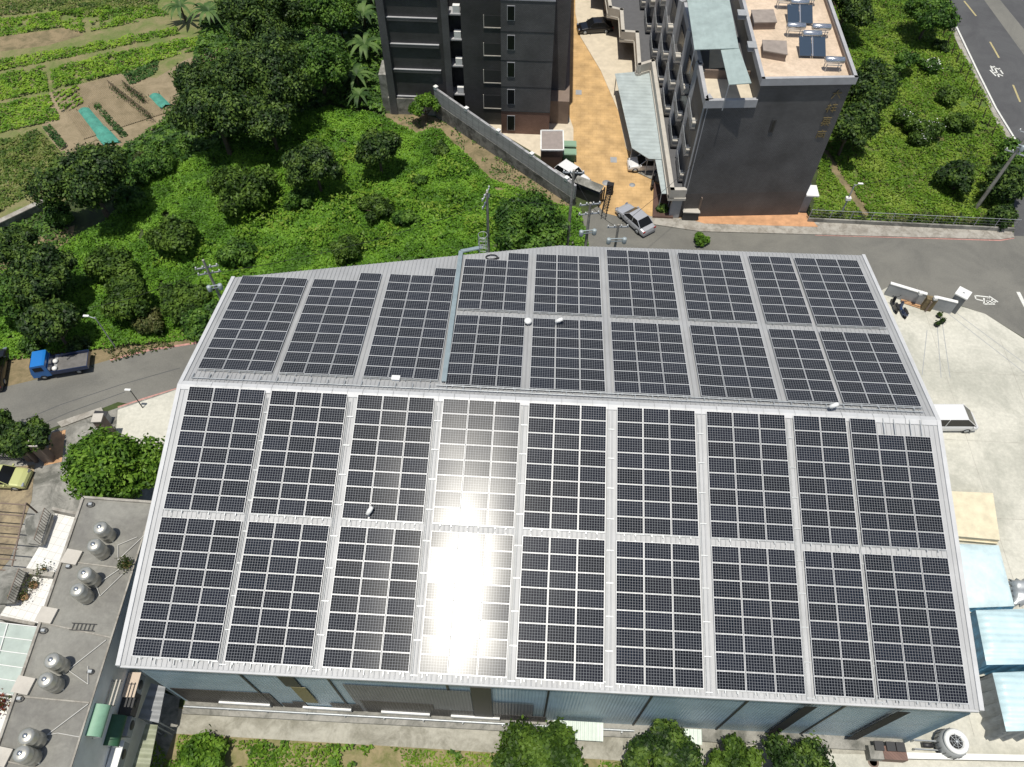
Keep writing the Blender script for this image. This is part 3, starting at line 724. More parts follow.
# ---- right building
p0 = G(678, 218); p1 = G(797.5, 215.5)
ab = thing('apartment_building', 'dark grey tiled apartment block with gold characters and peach rooftop terrace', 'building', (43, 45, 0))
def LN(a, b, y):  # x on line a-b at y
    return a[0] + (b[0] - a[0]) * (y - a[1]) / (b[1] - a[1])
ux = (p1 - p0).normalized()
def FR(t, z=0): # point on the front face line, t metres from left corner
    q = p0 + ux * t; return Vector((q.x, q.y, z))
Wd = (p1 - p0).length
tM = 4.4      # where the tall part starts
HM, HL = 15.9, 13.1
YB = 80.0
mb = MB()
mb.prism([FR(tM), FR(Wd), (p1.x - .2, YB), (FR(tM).x - .9, YB)], 3.2, HM - .35)
mb.build('main_block', m_dkbrick, ab, world=True)
mb = MB(); mb.prism([FR(0.02), FR(tM + .0), (FR(tM).x - .2, p0.y + 6.3), (FR(0).x - .2, p0.y + 5.6)], 3.2, HL); mb.build('side_block', m_dkbrick, ab, world=True)
mb = MB(); mb.prism([FR(0.03), FR(Wd - .03), (p1.x - .2, YB), (FR(0).x + 2, YB)], 0, 3.198); mb.build('ground_floor', courses('dark_base_tile', (0.090, 0.080, 0.078), (0.108, 0.094, 0.090)), ab, world=True)
# ledges around the front face
for z in ():
    mb = MB(); a, b = FR(0, z), FR(Wd, z); mb.box((a + b) / 2 + Vector((0, -.005, 0)), ((b - a).length, .03, .05), rz=math.atan2(ux.y, ux.x)); mb.build('floor_joint', m_dkbrick2, ab, world=True)
# roof slab + parapet of the tall part
mb = MB(); a, b = FR(tM), FR(Wd); mb.prism([a, b, (p1.x - .2, YB), (a.x - .9, YB)], HM - .35, HM - .28)
mb.build('roof', m_peach, ab, world=True)
mb = MB()
def parapet(pts, w_, z0, z1):
    for q, r_ in zip(pts[:-1], pts[1:]):
        q = Vector((q[0], q[1], 0)); r_ = Vector((r_[0], r_[1], 0)); d = (r_ - q).normalized(); s = Vector((-d.y, d.x, 0)) * w_ / 2
        mb.prism([q - s - d * w_ / 2, r_ - s + d * w_ / 2, r_ + s + d * w_ / 2, q + s - d * w_ / 2], z0, z1)
parapet([(a.x - .9, YB), a + Vector((0, -.1, 0)), b + Vector((.05, -.1, 0)), (p1.x - .15, YB)], .3, HM - .62, HM + .06)
mb.build('parapet', m_gcop, ab, world=True)
mb = MB(); parapet([(b.x - .32, b.y + .2), (p1.x - .5, YB)], .03, HM - .28, HM + .06); mb.build('parapet_lining', m_brown, ab, world=True)
# low terrace of the left part
mb = MB(); mb.prism([FR(.3), FR(tM), (FR(tM).x - .2, p0.y + 6.3), (FR(0).x, p0.y + 5.6)], HL, HL + .05); mb.build('terrace', m_cream, ab, world=True)
mb = MB(); parapet([(FR(0).x - .15, p0.y + 5.8), FR(0.0), FR(tM - .1)], .34, HL - .02, HL + .75); mb.build('terrace_parapet', m_gcop, ab, world=True)
mb = MB(); q = FR(tM); mb.prism([(q.x - 4.2, q.y + 3.8), (q.x - .1, q.y + 3.8), (q.x - .1, q.y + 3.95), (q.x - 4.2, q.y + 3.95)], HL, HL + .9); mb.build('terrace_partition', m_brown, ab, world=True)
# stepped bays of the left side, with fins, balconies and air conditioners
BST = (G(702, 98, 13.8).x - G(678, 9, 13.8).x) / max(.1, (G(678, 9, 13.8).y - G(702, 98, 13.8).y)) * 5.3
print('BAYSTEP', BST, G(702, 98, 13.8), G(678, 9, 13.8), p0)
m_balc = mat('balcony_grey', (0.10, 0.10, 0.105), .7, noise=.1)
for k in range(7):
    y0 = p0.y + .1 + 5.3 * k; xl = p0.x + .25 - BST * k
    if k:
        mb = MB(); mb.prism([(xl + .05, y0 + .1), (q.x + .5, y0 + .1), (q.x + .5, y0 + 5.39), (xl + .3 - BST, y0 + 5.39)], 3.2, HL); mb.build('bay_block', m_balc, ab, world=True)
        mb = MB(); mb.prism([(xl - .05, y0 + .12), (xl + .28, y0 + .12), (xl + .28 - BST * .6, y0 + 5.0), (xl - .05 - BST * .6, y0 + 5.0)], HL, HL + .8); mb.build('bay_parapet', m_gcop, ab, world=True)
        mb = MB(); mb.prism([(xl + 1.0, y0 + .3), (q.x - 1, y0 + .3), (q.x - 1, y0 + 5.2), (xl + 1.6, y0 + 5.2)], HL + .001, HL + .05); mb.build('terrace', m_cream, ab, world=True)
    # fin wall
    mb = MB(); mb.prism([(xl - .35, y0 + .25), (xl - .05, y0 - .1), (xl + .35, y0 + .05), (xl + .05, y0 + .9)], 3.2, HL + .75); mb.build('fin_wall', m_gcop, ab, world=True)
    for fl in range(3):
        z = 3.4 + 3.05 * fl + (0.0)
        mb = MB(); mb.prism([(xl - .75, y0 + 1.6), (xl + .5, y0 + 1.6), (xl + .3, y0 + 5.0), (xl - .75, y0 + 5.0)], z - .15, z)
        sl = mb.build('balcony', m_dkbrick, ab, world=True)
        mb = MB()
        mb.bx(xl - .77, xl - .73, y0 + 1.6, y0 + 5.0, z + .95, z + 1.0); mb.bx(xl - .77, xl + .05, y0 + 1.58, y0 + 1.62, z + .95, z + 1.0)
        for j in range(14): mb.bx(xl - .76, xl - .74, y0 + 1.62 + j * .26, y0 + 1.64 + j * .26, z, z + .95)
        off = Vector(ab.location)
        rl = mb.build('railing', m_steel, ab, world=True)
        mb = MB(); mb.prism([(xl - .02, y0 + 2.0), (xl - .02 - BST * .5, y0 + 4.6), (xl + .4, y0 + 4.6), (xl + .4, y0 + 2.0)], z + .1, z + 2.3); mb.build('balcony_door', m_glass, ab, world=True)
        mb = MB(); mb.bx(xl - .62, xl - .1, y0 + 1.7, y0 + 2.5, z + .02, z + .6); mb.build('air_conditioner', m_coping, ab, world=True)
# deck above the garages (stepped coping)
dk = [(683.5, 193), (671.5, 193), (652.5, 64.5), (638.8, 68.5), (636.5, 36), (622.5, 35), (621, 13.5), (610, 11), (606, -14), (594, -16)]
ZD = 3.35
dpts = [G(px, py, ZD) for px, py in dk]
for v in dpts[0:1]: pass
far = Vector((dpts[-1].x, YB, 0))
mb = MB(); mb.prism([(p.x, p.y) for p in dpts] + [(dpts[-1].x, YB), (p0.x + 1, YB), (p0.x + 1, p0.y + 1)], 2.75, 3.0)
mb.build('deck_slab', m_balc, ab, world=True)
mb = MB(); parapet(dpts + [far], .42, 2.72, ZD + .55); mb.build('deck_coping', m_coping, ab, world=True)
mb = MB(); parapet([p + Vector((.0, 0, 0)) for p in dpts] + [far], .58, 2.6, 2.9); mb.build('deck_fascia', m_coping, ab, world=True)
for i in range(1, len(dpts) - 1, 2):   # piers below the deck between the garages
    p = dpts[i + 1] if i + 1 < len(dpts) else dpts[i]
    mb = MB(); mb.bx(p.x + .1, p.x + .5, p.y - .4, p.y + 1.6, 0.1, 2.72); mb.build('garage_pier', m_brown, ab, world=True)
mb = MB(); mb.prism([(x_ + 3.2, y_) for x_, y_ in [(p.x, p.y) for p in dpts[1:]]] + [(dpts[-1].x + 3.2, YB), (p0.x + 1, YB), (p0.x + 1, p0.y + 2)], 0, 2.74); mb.build('garage_wall', m_brown, ab, world=True)
mb = MB(); c_ = dpts[0]; mb.bx(c_.x - .9, c_.x + .1, c_.y + .0, c_.y + .6, 0, 2.72); mb.build('corner_pillar', m_gcop, ab, world=True)
# slit window, lettering, vent plates
def fbox(name, m, pxa, pya, pxb, pyb, thick=.06, off=.01, parent=ab):
    "box on the front face of the right building"
    def hit(px, py):
        n = Vector((ux.y, -ux.x, 0)); d = Vector((AX_F + AX_R * (px - 512) / F_PX - AX_U * (py - 383.5) / F_PX).tolist()); c = Vector(CAM.tolist())
        t = (p0 - c).dot(n) / d.dot(n); return c + d * t
    a = hit(pxa, pyb); b = hit(pxb, pya); n = Vector((ux.y, -ux.x, 0))
    cen = (a + b) / 2 + n * (off + thick / 2); L = abs((b - a).dot(ux)); H = abs(b.z - a.z)
    mb = MB(); mb.box(cen, (L, thick, H), rz=math.atan2(ux.y, ux.x)); return mb.build(name, m, parent, world=True), cen, L, H
f_, cen, L, H = fbox('window', m_dark, 768.2, 119.6, 777.0, 132)
n_ = Vector((ux.y, -ux.x, 0))
mb = MB(); mb.box(cen + n_ * .035, (L - .25, .03, H - .22), rz=math.atan2(ux.y, ux.x)); mb.build('window_pane', m_glass, ab, world=True)
m_signb = mat('shelter_dark', (0.03, 0.03, 0.03), .5)
# gold characters, vertical, on the right edge of the front
strokes = [  # each character on a 0..1 square
    [((.1, .62), (.9, .68)), ((.52, .95), (.12, .08)), ((.5, .6), (.92, .1))],
    [((.05, .75), (.4, .78)), ((.22, .95), (.2, .05)), ((.2, .6), (.02, .35)), ((.24, .6), (.42, .4)), ((.5, .85), (.95, .87)), ((.5, .55), (.95, .57)), ((.5, .25), (.98, .27)), ((.72, .95), (.7, .05))],
    [((.1, .9), (.9, .9)), ((.2, .7), (.2, .35)), ((.2, .7), (.8, .7)), ((.8, .7), (.8, .35)), ((.2, .5), (.8, .5)), ((.05, .3), (.95, .3)), ((.5, .98), (.5, .02)), ((.45, .28), (.15, .02)), ((.55, .28), (.88, .02))],
    [((.5, .98), (.5, .8)), ((.08, .8), (.92, .8)), ((.15, .6), (.85, .6)), ((.15, .6), (.15, .05)), ((.85, .6), (.85, .05)), ((.32, .42), (.68, .42)), ((.32, .2), (.68, .2)), ((.32, .42), (.32, .2)), ((.68, .42), (.68, .2))],
]
for i, ch in enumerate(strokes):
    S_ = .95; zb = HM - 2.2 - i * 1.38; tb = Wd - 1.45
    mb = MB()
    for (x0, z0), (x1, z1) in ch:
        a = FR(tb + x0 * S_, zb + z0 * S_) + n_ * .06; b = FR(tb + x1 * S_, zb + z1 * S_) + n_ * .06
        d = b - a; L = d.length; d.normalize(); s = n_.cross(d).normalized()
        mb.box((a + b) / 2, (.07, L, .05), rot=Matrix((s, d, s.cross(d))).transposed())
    mb.build('gold_character', m_gold, ab, world=True)
# entrance porch at the right corner
mb = MB(); q = FR(Wd); mb.bx(q.x + .05, q.x + 1.3, q.y - .1, q.y + 1.5, 2.6, 2.75); mb.build('porch_roof', m_white, ab, world=True)
mb = MB(); mb.bx(q.x + .02, q.x + .9, q.y + .4, q.y + 2.0, 0, 2.58); mb.build('porch_box', m_grey, ab, world=True)
# rooftop canopies
def slab(name, pts, z, m, th=.06, parent=None, zs=None):
    mb = MB(); P = [G(px, py, (zs[i] if zs else z)) for i, (px, py) in enumerate(pts)]
    n = len(P); vs = P + [p - Vector((0, 0, th)) for p in P]
    mb.add(vs, [tuple(range(n)), tuple(range(2 * n - 1, n - 1, -1))] + [(i, n + i, n + (i + 1) % n, (i + 1) % n) for i in range(n)])
    return mb.build(name, m, parent, world=parent is not None)
def awn(label, pts, zs, m, posts):
    P = [G(px, py, z) for (px, py), z in zip(pts, zs)]
    c = sum(P, Vector()) / len(P); t = thing('rooftop_canopy', label, 'canopy', (c.x, c.y, HL))
    slab('roof_sheet', pts, 0, m, .07, t, zs)
    for i, p in enumerate(P):
        if posts[i]:
            mb = MB(); mb.tube((p.x, p.y, HL + .05), (p.x, p.y, p.z - .05), .05); mb.build('post', m_grey, t, world=True)
    return t
awn('large pale green ribbed canopy over the apartment roof terrace', [(694.5, 49.5), (739, 48), (728, -8), (686, -8)], [15.5, 16.05, 16.05, 15.5], m_canopy, (1, 0, 0, 0))
awn('narrow pale green canopy strip hanging over the cream terrace', [(729, 84.5), (751.5, 83), (739.2, 48.3), (720.5, 48.3)], [15.7, 16.0, 16.0, 15.7], m_canopy, (1, 0, 0, 0))
# roof furniture
def roofbox(label, pxs, z1, h):
    P = [G(px, py, z1) for px, py in pxs]; mb = MB(); mb.prism(P, z1 - h, z1 - .1); c = sum(P, Vector()) / 4
    t = thing('roof_hatch', label, 'roof hatch', (c.x, c.y, HM - .28))
    mb.build('hatch_wall', m_brown, t, world=True)
    Q = [c + (p - c) * 1.06 for p in P]; mb = MB(); mb.prism(Q, z1 - .1, z1); mb.build('hatch_lid', mat('taupe_lid', (.27, .23, .20), .7, noise=.15), t, world=True)
HR = HM - .28
roofbox('taupe box hatch on the peach roof, nearer the front parapet', [(764, 50), (787, 54), (786, 41), (763, 40)], HR + .75, .75)
roofbox('taupe box hatch on the peach roof, farther from the front parapet', [(755, 22), (776.5, 21.5), (773, 9.5), (752, 10)], HR + .75, .75)
for i, (px, py) in enumerate(((751, 49), (741, 17))):
    p = G(px, py, HR); mb = MB(); mb.box((p.x, p.y, HR + .2), (.7, .9, .4)); mb.box((p.x, p.y, HR + .42), (.8, 1.0, .05))
    tag(mb.build('roof_drain_box', m_grey), ('small grey box at left rim of peach roof, nearer front', 'small grey box at left rim of peach roof, farther back')[i], 'box')
m_chrome = mat('stainless', (0.55, 0.57, 0.60), .22, .85)
m_collector = mat('collector_blue', (0.035, 0.055, 0.085), .2)
def heater(px, py, label, coll):
    p = G(px, py, HR); t = thing('solar_water_heater', label, 'water heater', (p.x, p.y, HR), 0, 'solar water heaters on the peach roof')
    mb = MB(); rot = Matrix.Rotation(R_(90), 3, 'Y'); mb.lathe([(0, -.85), (.2, -.84), (.3, -.75), (.3, .75), (.2, .84), (0, .85)], (0, 0, .95 if not coll else 1.15), 16, rot); mb.build('tank', m_chrome, t)
    mb = MB()
    for sx in (-.6, .6):
        for sy in (-.3, .3): mb.bx(sx - .03, sx + .03, sy - .03, sy + .03, 0, .72)
    mb.bx(-.66, .66, -.33, -.27, .62, .68); mb.bx(-.66, .66, .27, .33, .62, .68); mb.build('stand', m_steel, t)
    if coll:
        for sx in (-.62, .62):
            mb = MB(); mb.box((sx, -1.1, .62), (1.05, 1.9, .08), rot=Matrix.Rotation(R_(24), 3, 'X')); mb.build('collector', m_collector, t)
        mb = MB(); mb.box((0, -1.1, .66), (.12, 1.9, .05), rot=Matrix.Rotation(R_(24), 3, 'X')); mb.build('collector_joint', m_chrome, t)
heater(808, 46, 'steel water heater with twin blue collectors, nearer pair on peach roof', True)
heater(796, 14, 'steel water heater with twin blue collectors, farther pair on peach roof', True)
heater(831, 70, 'steel water tank on stand in near right corner of peach roof', False)
heater(793, 36, 'steel water tank on stand between the two blue collector pairs', False)
heater(818, 37, 'steel water tank by the right parapet of peach roof', False)
heater(783, 8, 'steel water tank left of the farther blue collectors', False)
heater(805, 5, 'steel water tank behind the farther blue collectors near right parapet', False)

# ---- carport by the courtyard
def shed(name, label, pts, z, m, cat='carport', posts=True, zs=None, zbase=0.0, pm=None, group=None):
    P = [G(px, py, zs[i] if zs else z) for i, (px, py) in enumerate(pts)]; c = sum(P, Vector()) / len(P)
    t = thing(name, label, cat, (c.x, c.y, zbase), 0, group)
    slab('roof_sheet', pts, z, m, .06, t, zs)
    if posts:
        for p in P:
            p = c + (p - c) * .94; zz = (zs[0] if zs else z) - .1
            mb = MB(); mb.tube((p.x, p.y, zbase), (p.x, p.y, zz), .05); mb.build('post', pm or m_grey, t, world=True)
    return t
shed('carport', 'long pale metal carport roof beside the ochre courtyard', [P4(162, 217), P4(262, 208), P4(306, 470), P4(262, 468), P4(212, 436)], 2.6, m_canopy2)
shed('carport', 'narrow grey sheet canopy strip at the lower end of the long carport', [P4(281, 470), P4(312, 470), P4(330, 571), P4(300, 571)], 2.5, m_canopy2)
mb = MB(); mb.prism([Z4(205, 500), Z4(290, 540), Z4(300, 520), Z4(295, 470), Z4(212, 440)], 0, .12); o = mb.build('carport_floor', m_conc3); o['kind'] = 'structure'
# ---- left tower
tw = thing('apartment_tower', 'charcoal tiled apartment building with recessed bays and slit windows', 'building', (14, 60, 0))
HT = 15.35
YL, YM, YR, YN = G(390, 96, 2.1).y, 46.0, 44.5, 48.6
def X3(X, Y, y): return GY(370 + X / 2.95, Y / 2.95, y)
xl0 = X3(45, 270, YL).x + .45; xl1 = X3(240, 270, YL).x
plf = YL - .35
mb = MB(); mb.bx(xl0 - .2, xl1 - 1.6, plf, YL - .002, 0, 2.05); mb.build('plinth', m_conc3, tw, world=True)
mb = MB(); mb.bx(xl0, xl1, YL, 76, 0, HT); mb.build('left_block', m_dkbrick2, tw, world=True)
xm0 = X3(275, 200, YM).x; xm1 = X3(389, 200, YM).x; xr1 = X3(528, 380, YR).x
mb = MB(); mb.bx(xl1 + .001, xm0 - .001, YL + 1.2, 76, 0, HT); mb.build('stair_recess', m_dkbrick2, tw, world=True)
mb = MB(); mb.bx(xm0, xm1, YM, 76, 0, HT); mb.build('middle_block', m_dkbrick2, tw, world=True)
mb = MB(); mb.bx(xm1 + .001, xr1, YR, 76, 3.0, HT); mb.build('right_block', m_dkbrick, tw, world=True)
mb = MB(); mb.bx(xm1 + .001, xr1, YR + .02, 76, 0, 2.998); mb.build('ground_floor', m_redbase, tw, world=True)
mb = MB(); mb.bx(xr1 + .001, xr1 + 1.6, YN, 76, 3.0, HT - .3); mb.build('end_block', m_dkbrick, tw, world=True)
mb = MB(); mb.bx(xr1 + .001, xr1 + 2.1, YN - 2.0, 76, 0, 3.0); mb.build('porch_block', m_brown, tw, world=True)
for nm, x0, x1, y in (('roof_cap', xl0, xl1, YL), ('roof_cap', xm0, xm1, YM), ('roof_cap', xm1, xr1, YR)):
    mb = MB(); mb.bx(x0 + .001, x1 - .001, y - .05, 76.01, HT, HT + .18); mb.build(nm, m_gcop, tw, world=True)
# pillars and floor ledges of the left block
for X in (44, 230):
    xx = X3(X + 6, 250, YL).x; mb = MB(); mb.bx(xx - .35 if X > 100 else xl0 - .02, xx + .35 if X > 100 else xl0 + .75, YL - .45, YL - .002, 0, HT); mb.build('pillar', m_dkbrick, tw, world=True)
xa, xb = xl0 + .8, X3(224, 250, YL).x - .4
for yy in (50, 128, 203, 282, -30):
    z = X3(140, yy, YL).z; mb = MB(); mb.bx(xa, xb, YL - .20, YL - .003, z - .40, z - .06); mb.build('floor_beam', m_dkbrick, tw, world=True)
    mb = MB(); mb.bx(xa, xb, YL - .22, YL - .004, z - .059, z); mb.build('ledge', m_gcop, tw, world=True)
mb = MB(); sx = xl0; mb.bx(sx - 1.0, sx - .03, YL + .2, YL + 3, 0, 4.6); mb.build('corner_box', m_conc3, tw, world=True)
# recess balconies with AC units
for yy in (25, 100, 178, 262):
    z = X3(262, yy + 12, YL).z
    mb = MB(); mb.bx(xl1 + .02, xm0 - .02, YL - .2, YL + 1.19, z - .2, z - .05); mb.build('balcony', m_gcop, tw, world=True)
    mb = MB(); mb.bx(xl1 + .7, xl1 + 1.4, YL - .1, YL + .35, z - .045, z + .75); mb.build('air_conditioner', m_white, tw, world=True)
# middle block recessed windows with pale L ledges
for yy in (80, 163, 243, 318):
    a = X3(335, yy, YM); b = X3(389, yy - 48, YM)
    mb = MB(); mb.bx(a.x, xm1 - .01, YM - .08, YM - .002, a.z - .05, a.z + .04); mb.bx(a.x, a.x + .07, YM - .08, YM - .002, a.z + .041, b.z - .45); mb.build('ledge', m_coping, tw, world=True)
    mb = MB(); mb.bx(a.x + .12, xm1 - .05, YM - .03, YM - .002, a.z + .1, b.z - .5); mb.build('recessed_window', m_dark, tw, world=True)
for yy in (38, 125, 205, 285, 362):
    a = X3(406, yy + 20, YR); b = X3(426, yy - 20, YR); hh = b.z - a.z
    mb = MB(); mb.bx(a.x - .06, b.x + .06, YR - .05, YR - .002, a.z - .06, b.z + .06); w1 = mb.build('window', m_gcop, tw, world=True)
    mb = MB(); mb.bx(a.x, b.x, YR - .08, YR - .051, a.z, b.z); mb.build('window_pane', m_glass, tw, world=True)
for z in (3.0, 6.05, 9.1, 12.2):
    mb = MB(); mb.bx(xm1 + .02, xr1 + .01, YR - .03, YR - .001, z - .03, z + .03); mb.build('floor_joint', m_dark, tw, world=True)
# ---- block wall beside the tower
a = G(437, 116); b = G(574, 206); d = (b - a).normalized(); s = Vector((-d.y, d.x, 0))
bwl = thing('boundary_wall', 'long grey block wall on stained concrete base, running diagonally by the tower', 'wall', (a + b) / 2)
L = (b - a).length; N_ = 12
mb = MB(); mu = MB()
for i in range(N_):
    f0, f1 = i / N_, (i + 1) / N_
    q0 = a + d * L * f0; q1 = a + d * L * f1; h0 = 1.9 - .9 * f0; h1 = 1.9 - .9 * f1; t0 = 3.7 - 1.0 * f0; t1 = 3.7 - 1.0 * f1
    for m_, w_, z0, z0b, z1, z1b in ((mb, .34, 0, 0, h0, h1), (mu, .26, h0, h1, t0, t1)):
        vs = [q0 - s * w_ / 2, q1 - s * w_ / 2, q1 + s * w_ / 2, q0 + s * w_ / 2]
        zz = [(z0, z1), (z0b, z1b), (z0b, z1b), (z0, z1)]
        m_.add([(v.x, v.y, z[0]) for v, z in zip(vs, zz)] + [(v.x, v.y, z[1]) for v, z in zip(vs, zz)], [(4, 5, 6, 7), (0, 1, 5, 4), (2, 3, 7, 6)] + ([(3, 0, 4, 7)] if i == 0 else []) + ([(1, 2, 6, 5)] if i == N_ - 1 else []))
mb.build('concrete_base', stained('stained_base', (0.20, 0.195, 0.18), (0.045, 0.045, 0.04), big=.9, fine=3), bwl, world=True)
mu.build('block_wall', courses('grey_blocks', (0.36, 0.36, 0.37), (0.24, 0.24, 0.25), 3.2), bwl, world=True)
for i in range(5):
    q = a + d * L * (i / 4.3 + .01); t = 3.7 - 1.0 * i / 4.3
    mb = MB(); mb.box((q.x, q.y, t + .02), (.34, .34, .3), rz=math.atan2(d.y, d.x)); mb.box((q.x, q.y, t + .21), (.42, .42, .08), rz=math.atan2(d.y, d.x)); mb.build('pier_cap', m_white, bwl, world=True)
# ---- guard hut and bins
P_ = [G(541.5, 150, 2.5), G(563, 150, 2.5), G(562.5, 131.5, 2.5), G(541.5, 131.5, 2.5)]; c = sum(P_, Vector()) / 4
t = thing('gate_hut', 'small dark gate hut with flat taupe roof beside the courtyard entrance', 'hut', (c.x, c.y, 0))
MB().prism(P_, .05, 2.35).build('wall', m_brass, t, world=True)
mb = MB(); mb.prism([c + (p - c) * 1.05 for p in P_], 2.35, 2.5); mb.build('roof', mat('hut_roof', (.27, .23, .21), .8, noise=.1), t, world=True)
mb = MB(); Q = [c + (p - c) * 1.05 for p in P_]
for q, r_ in zip(Q, Q[1:] + Q[:1]):
    dd = (r_ - q).normalized(); ss = Vector((-dd.y, dd.x, 0)) * .06; mb.prism([q - ss, r_ - ss, r_ + ss, q + ss], 2.5, 2.62)
mb.build('roof_rim', m_white, t, world=True)
m_green = mat('bin_green', (0.10, 0.22, 0.14), .5, noise=.1)
for i, (px, py, lab) in enumerate(((569, 160, 'green lidded rubbish bin beside the gate hut, the nearer one'), (569, 152, 'green lidded rubbish bin beside the gate hut, the farther one'))):
    p = G(px, py); t = thing('rubbish_bin', lab, 'bin', (p.x, p.y, .02), .02, 'bins beside the gate hut')
    mb = MB(); mb.loft([[Vector((sx * w_, sy * d_, z)) for sx, sy in ((-1, -1), (1, -1), (1, 1), (-1, 1))] for z, w_, d_ in ((.1, .6, .38), (1.0, .7, .48))], sm=False); mb.build('body', m_green, t)
    mb = MB(); mb.box((0, 0, 1.05), (1.48, 1.02, .08)); mb.box((0, -.1, 1.12), (1.2, .7, .07)); mb.build('lid', mat('bin_lid', (.22, .34, .24), .5), t)
    mb = MB()
    for sx in (-.5, .5): mb.lathe([(0, -.04), (.1, -.04), (.1, .04), (0, .04)], (sx, -.3, .1), 10, Matrix.Rotation(R_(90), 3, 'Y'))
    mb.build('wheels', m_black, t)
# folding gate and its rolled leaf
t = thing('folding_gate', 'dark metal accordion gate folded at the courtyard entrance', 'gate', G(606, 207)); t.rotation_euler.z = R_(80)
mb = MB()
for i in range(9): 
    x = -1.9 + i * .42; mb.bx(x - .02, x + .02, -.25, -.2, .05, 1.5); mb.bx(x - .02, x + .02, .2, .25, .05, 1.5); mb.box((x + .2, 0, .8), (.62, .03, .05), rz=.8); mb.box((x + .2, 0, 1.35), (.62, .03, .05), rz=-.8)
mb.build('lattice', m_dark, t); MB().bx(1.85, 2.4, -.35, .35, 0, 1.3).build('motor_box', m_black, t)
t = thing('gate_canopy', 'low dark gate house roof by the utility poles at the courtyard entrance', 'shelter', G(587, 199)); t.rotation_euler.z = R_(-28)
MB().box((0, 0, 2.0), (3.0, .9, .1), rot=Matrix.Rotation(R_(14), 3, 'X')).build('roof', m_conc3, t); mb = MB()
for sx in (-1.6, 1.6):
    for sy in (-.5, .5): mb.bx(sx - .06, sx + .06, sy - .06, sy + .06, 0, 1.9)
for f_x in (-1.6, 1.6): mb.bx(f_x - .04, f_x + .04, -.5, .5, 1.7, 1.8)
mb.bx(-1.6, 1.6, -.04, .04, 1.75, 1.82); mb.build('frame', m_dark, t); MB().bx(-1.5, 1.5, -.3, .45, 0, 1.5).build('counter', m_dark, t)
# planting box with red bricks at the courtyard's right corner
P_ = [Z4(272, 645), Z4(332, 648), Z4(330, 570), Z4(276, 545)]
mb = MB(); mb.prism(P_, 0, .35); o = mb.build('brick_planter', m_redbase); tag(o, 'red brick planter bed at the foot of the right building', 'planter')
p = Z4(380, 640); t = thing('post_box_stand', 'dark box with tan lid standing on pavement against the grey facade', 'box', (p.x, p.y - .3, .135)); MB().bx(-.8, .8, -.35, .35, 0, 1.0).build('box_body', m_dark, t); MB().bx(-.85, .85, -.4, .4, 1.0, 1.1).build('box_lid', m_coping, t)
# ================================================================== ROW HOUSES (lower left)
_a, _b = G(-20, 240), G(49, 207)
t = thing('retaining_wall', 'low pale concrete retaining wall along the dirt track at left edge', 'wall', _a)
mb = MB(); parapet([_a, _b], .5, 0, .9); mb.build('wall_body', m_conc3, t, world=True); mb = MB(); parapet([_a, _b], .62, .9, 1.0); mb.build('coping', m_kerb, t, world=True)
m_flat = stained('flat_roof_concrete', (0.235, 0.23, 0.205), (0.165, 0.16, 0.145), big=.3, fine=4)
m_rearwall = mat('rear_wall_render', (0.78, 0.76, 0.72), .85, noise=.10, nscale=.8)
m_tilew = mat('white_tiles', (0.68, 0.67, 0.62), .6, noise=.08, nscale=1)
HRH = 8.6
def edge(pa, pb, t): return (pa[0] + (pb[0] - pa[0]) * t, pa[1] + (pb[1] - pa[1]) * t)
rt0, rt1 = (154, 503), (64, 790); lt0, lt1 = (84, 498), (-30, 830)
R0, R1, L0, L1 = G(*rt0, HRH), G(*rt1, HRH), G(*lt0, HRH), G(*lt1, HRH)
R1 = R1 + (R1 - R0) * .3; L1 = L1 + (L1 - L0) * .3
rh = thing('row_house', 'row house with flat grey concrete roof carrying steel water tanks', 'building', ((R0 + L1) / 2).to_2d().to_3d())
MB().prism([L0, R0, R1, L1], 0, HRH - .001).build('wall', m_rearwall, rh, world=True)
MB().prism([L0 + Vector((.02, -.02, 0)), R0 + Vector((-.02, -.02, 0)), R1, L1], HRH - .001, HRH + .03).build('roof', m_flat, rh, world=True)
mb = MB()
def para(mb, pts, w_, z0, z1):
    for q, r_ in zip(pts[:-1], pts[1:]):
        q = Vector((q[0], q[1], 0)); r_ = Vector((r_[0], r_[1], 0)); d = (r_ - q).normalized(); s = Vector((-d.y, d.x, 0)) * w_ / 2
        mb.prism([q - s, r_ - s, r_ + s, q + s], z0, z1)
para(mb, [L1, L0, R0], .16, HRH, HRH + .16); para(mb, [R0, R1], .10, HRH, HRH + .07); mb.build('parapet', m_kerb, rh, world=True)
# raised joints between the houses (thin upstands)
for a, b in (((62, 561), (134, 570)), ((42, 623), (112, 638)), ((13, 696), (90, 703)), ((-14, 757), (70, 775))):
    mb = MB(); para(mb, [G(*a, HRH), G(*b, HRH)], .07, HRH + .03, HRH + .09); mb.build('party_joint', m_kerb, rh, world=True)
# hatches along the parapet
for i, (px, py) in enumerate(((73, 558), (48, 616), (25, 686), (2, 757))):
    p = G(px, py, HRH); mb = MB(); mb.box((p.x, p.y, HRH + .12), (.95, .85, .18), rz=-.12); mb.box((p.x, p.y, HRH + .22), (1.02, .92, .03), rz=-.12)
    o = mb.build('hatch_cover', m_coping); tag(o, ('cream hatch cover on the flat roof nearest the green tree', 'cream hatch cover on flat roof, second down from the green tree', 'cream hatch cover on flat roof, third down from the green tree', 'cream hatch cover on flat roof at the photo left edge')[i], 'hatch', 'hatch covers on the flat roof')
m_tank = mat('tank_steel', (0.50, 0.49, 0.44), .38, .6, noise=.12, nscale=3)
tk = [(109, 536), (103, 553), (94, 581), (87, 597), (63, 666), (57, 685), (39, 740), (34, 757)]
lab = ['farthest', 'second from the far end', 'third from the far end', 'fourth from the far end', 'fourth from the near end', 'third from the near end', 'second from the near end', 'nearest the lower left corner']
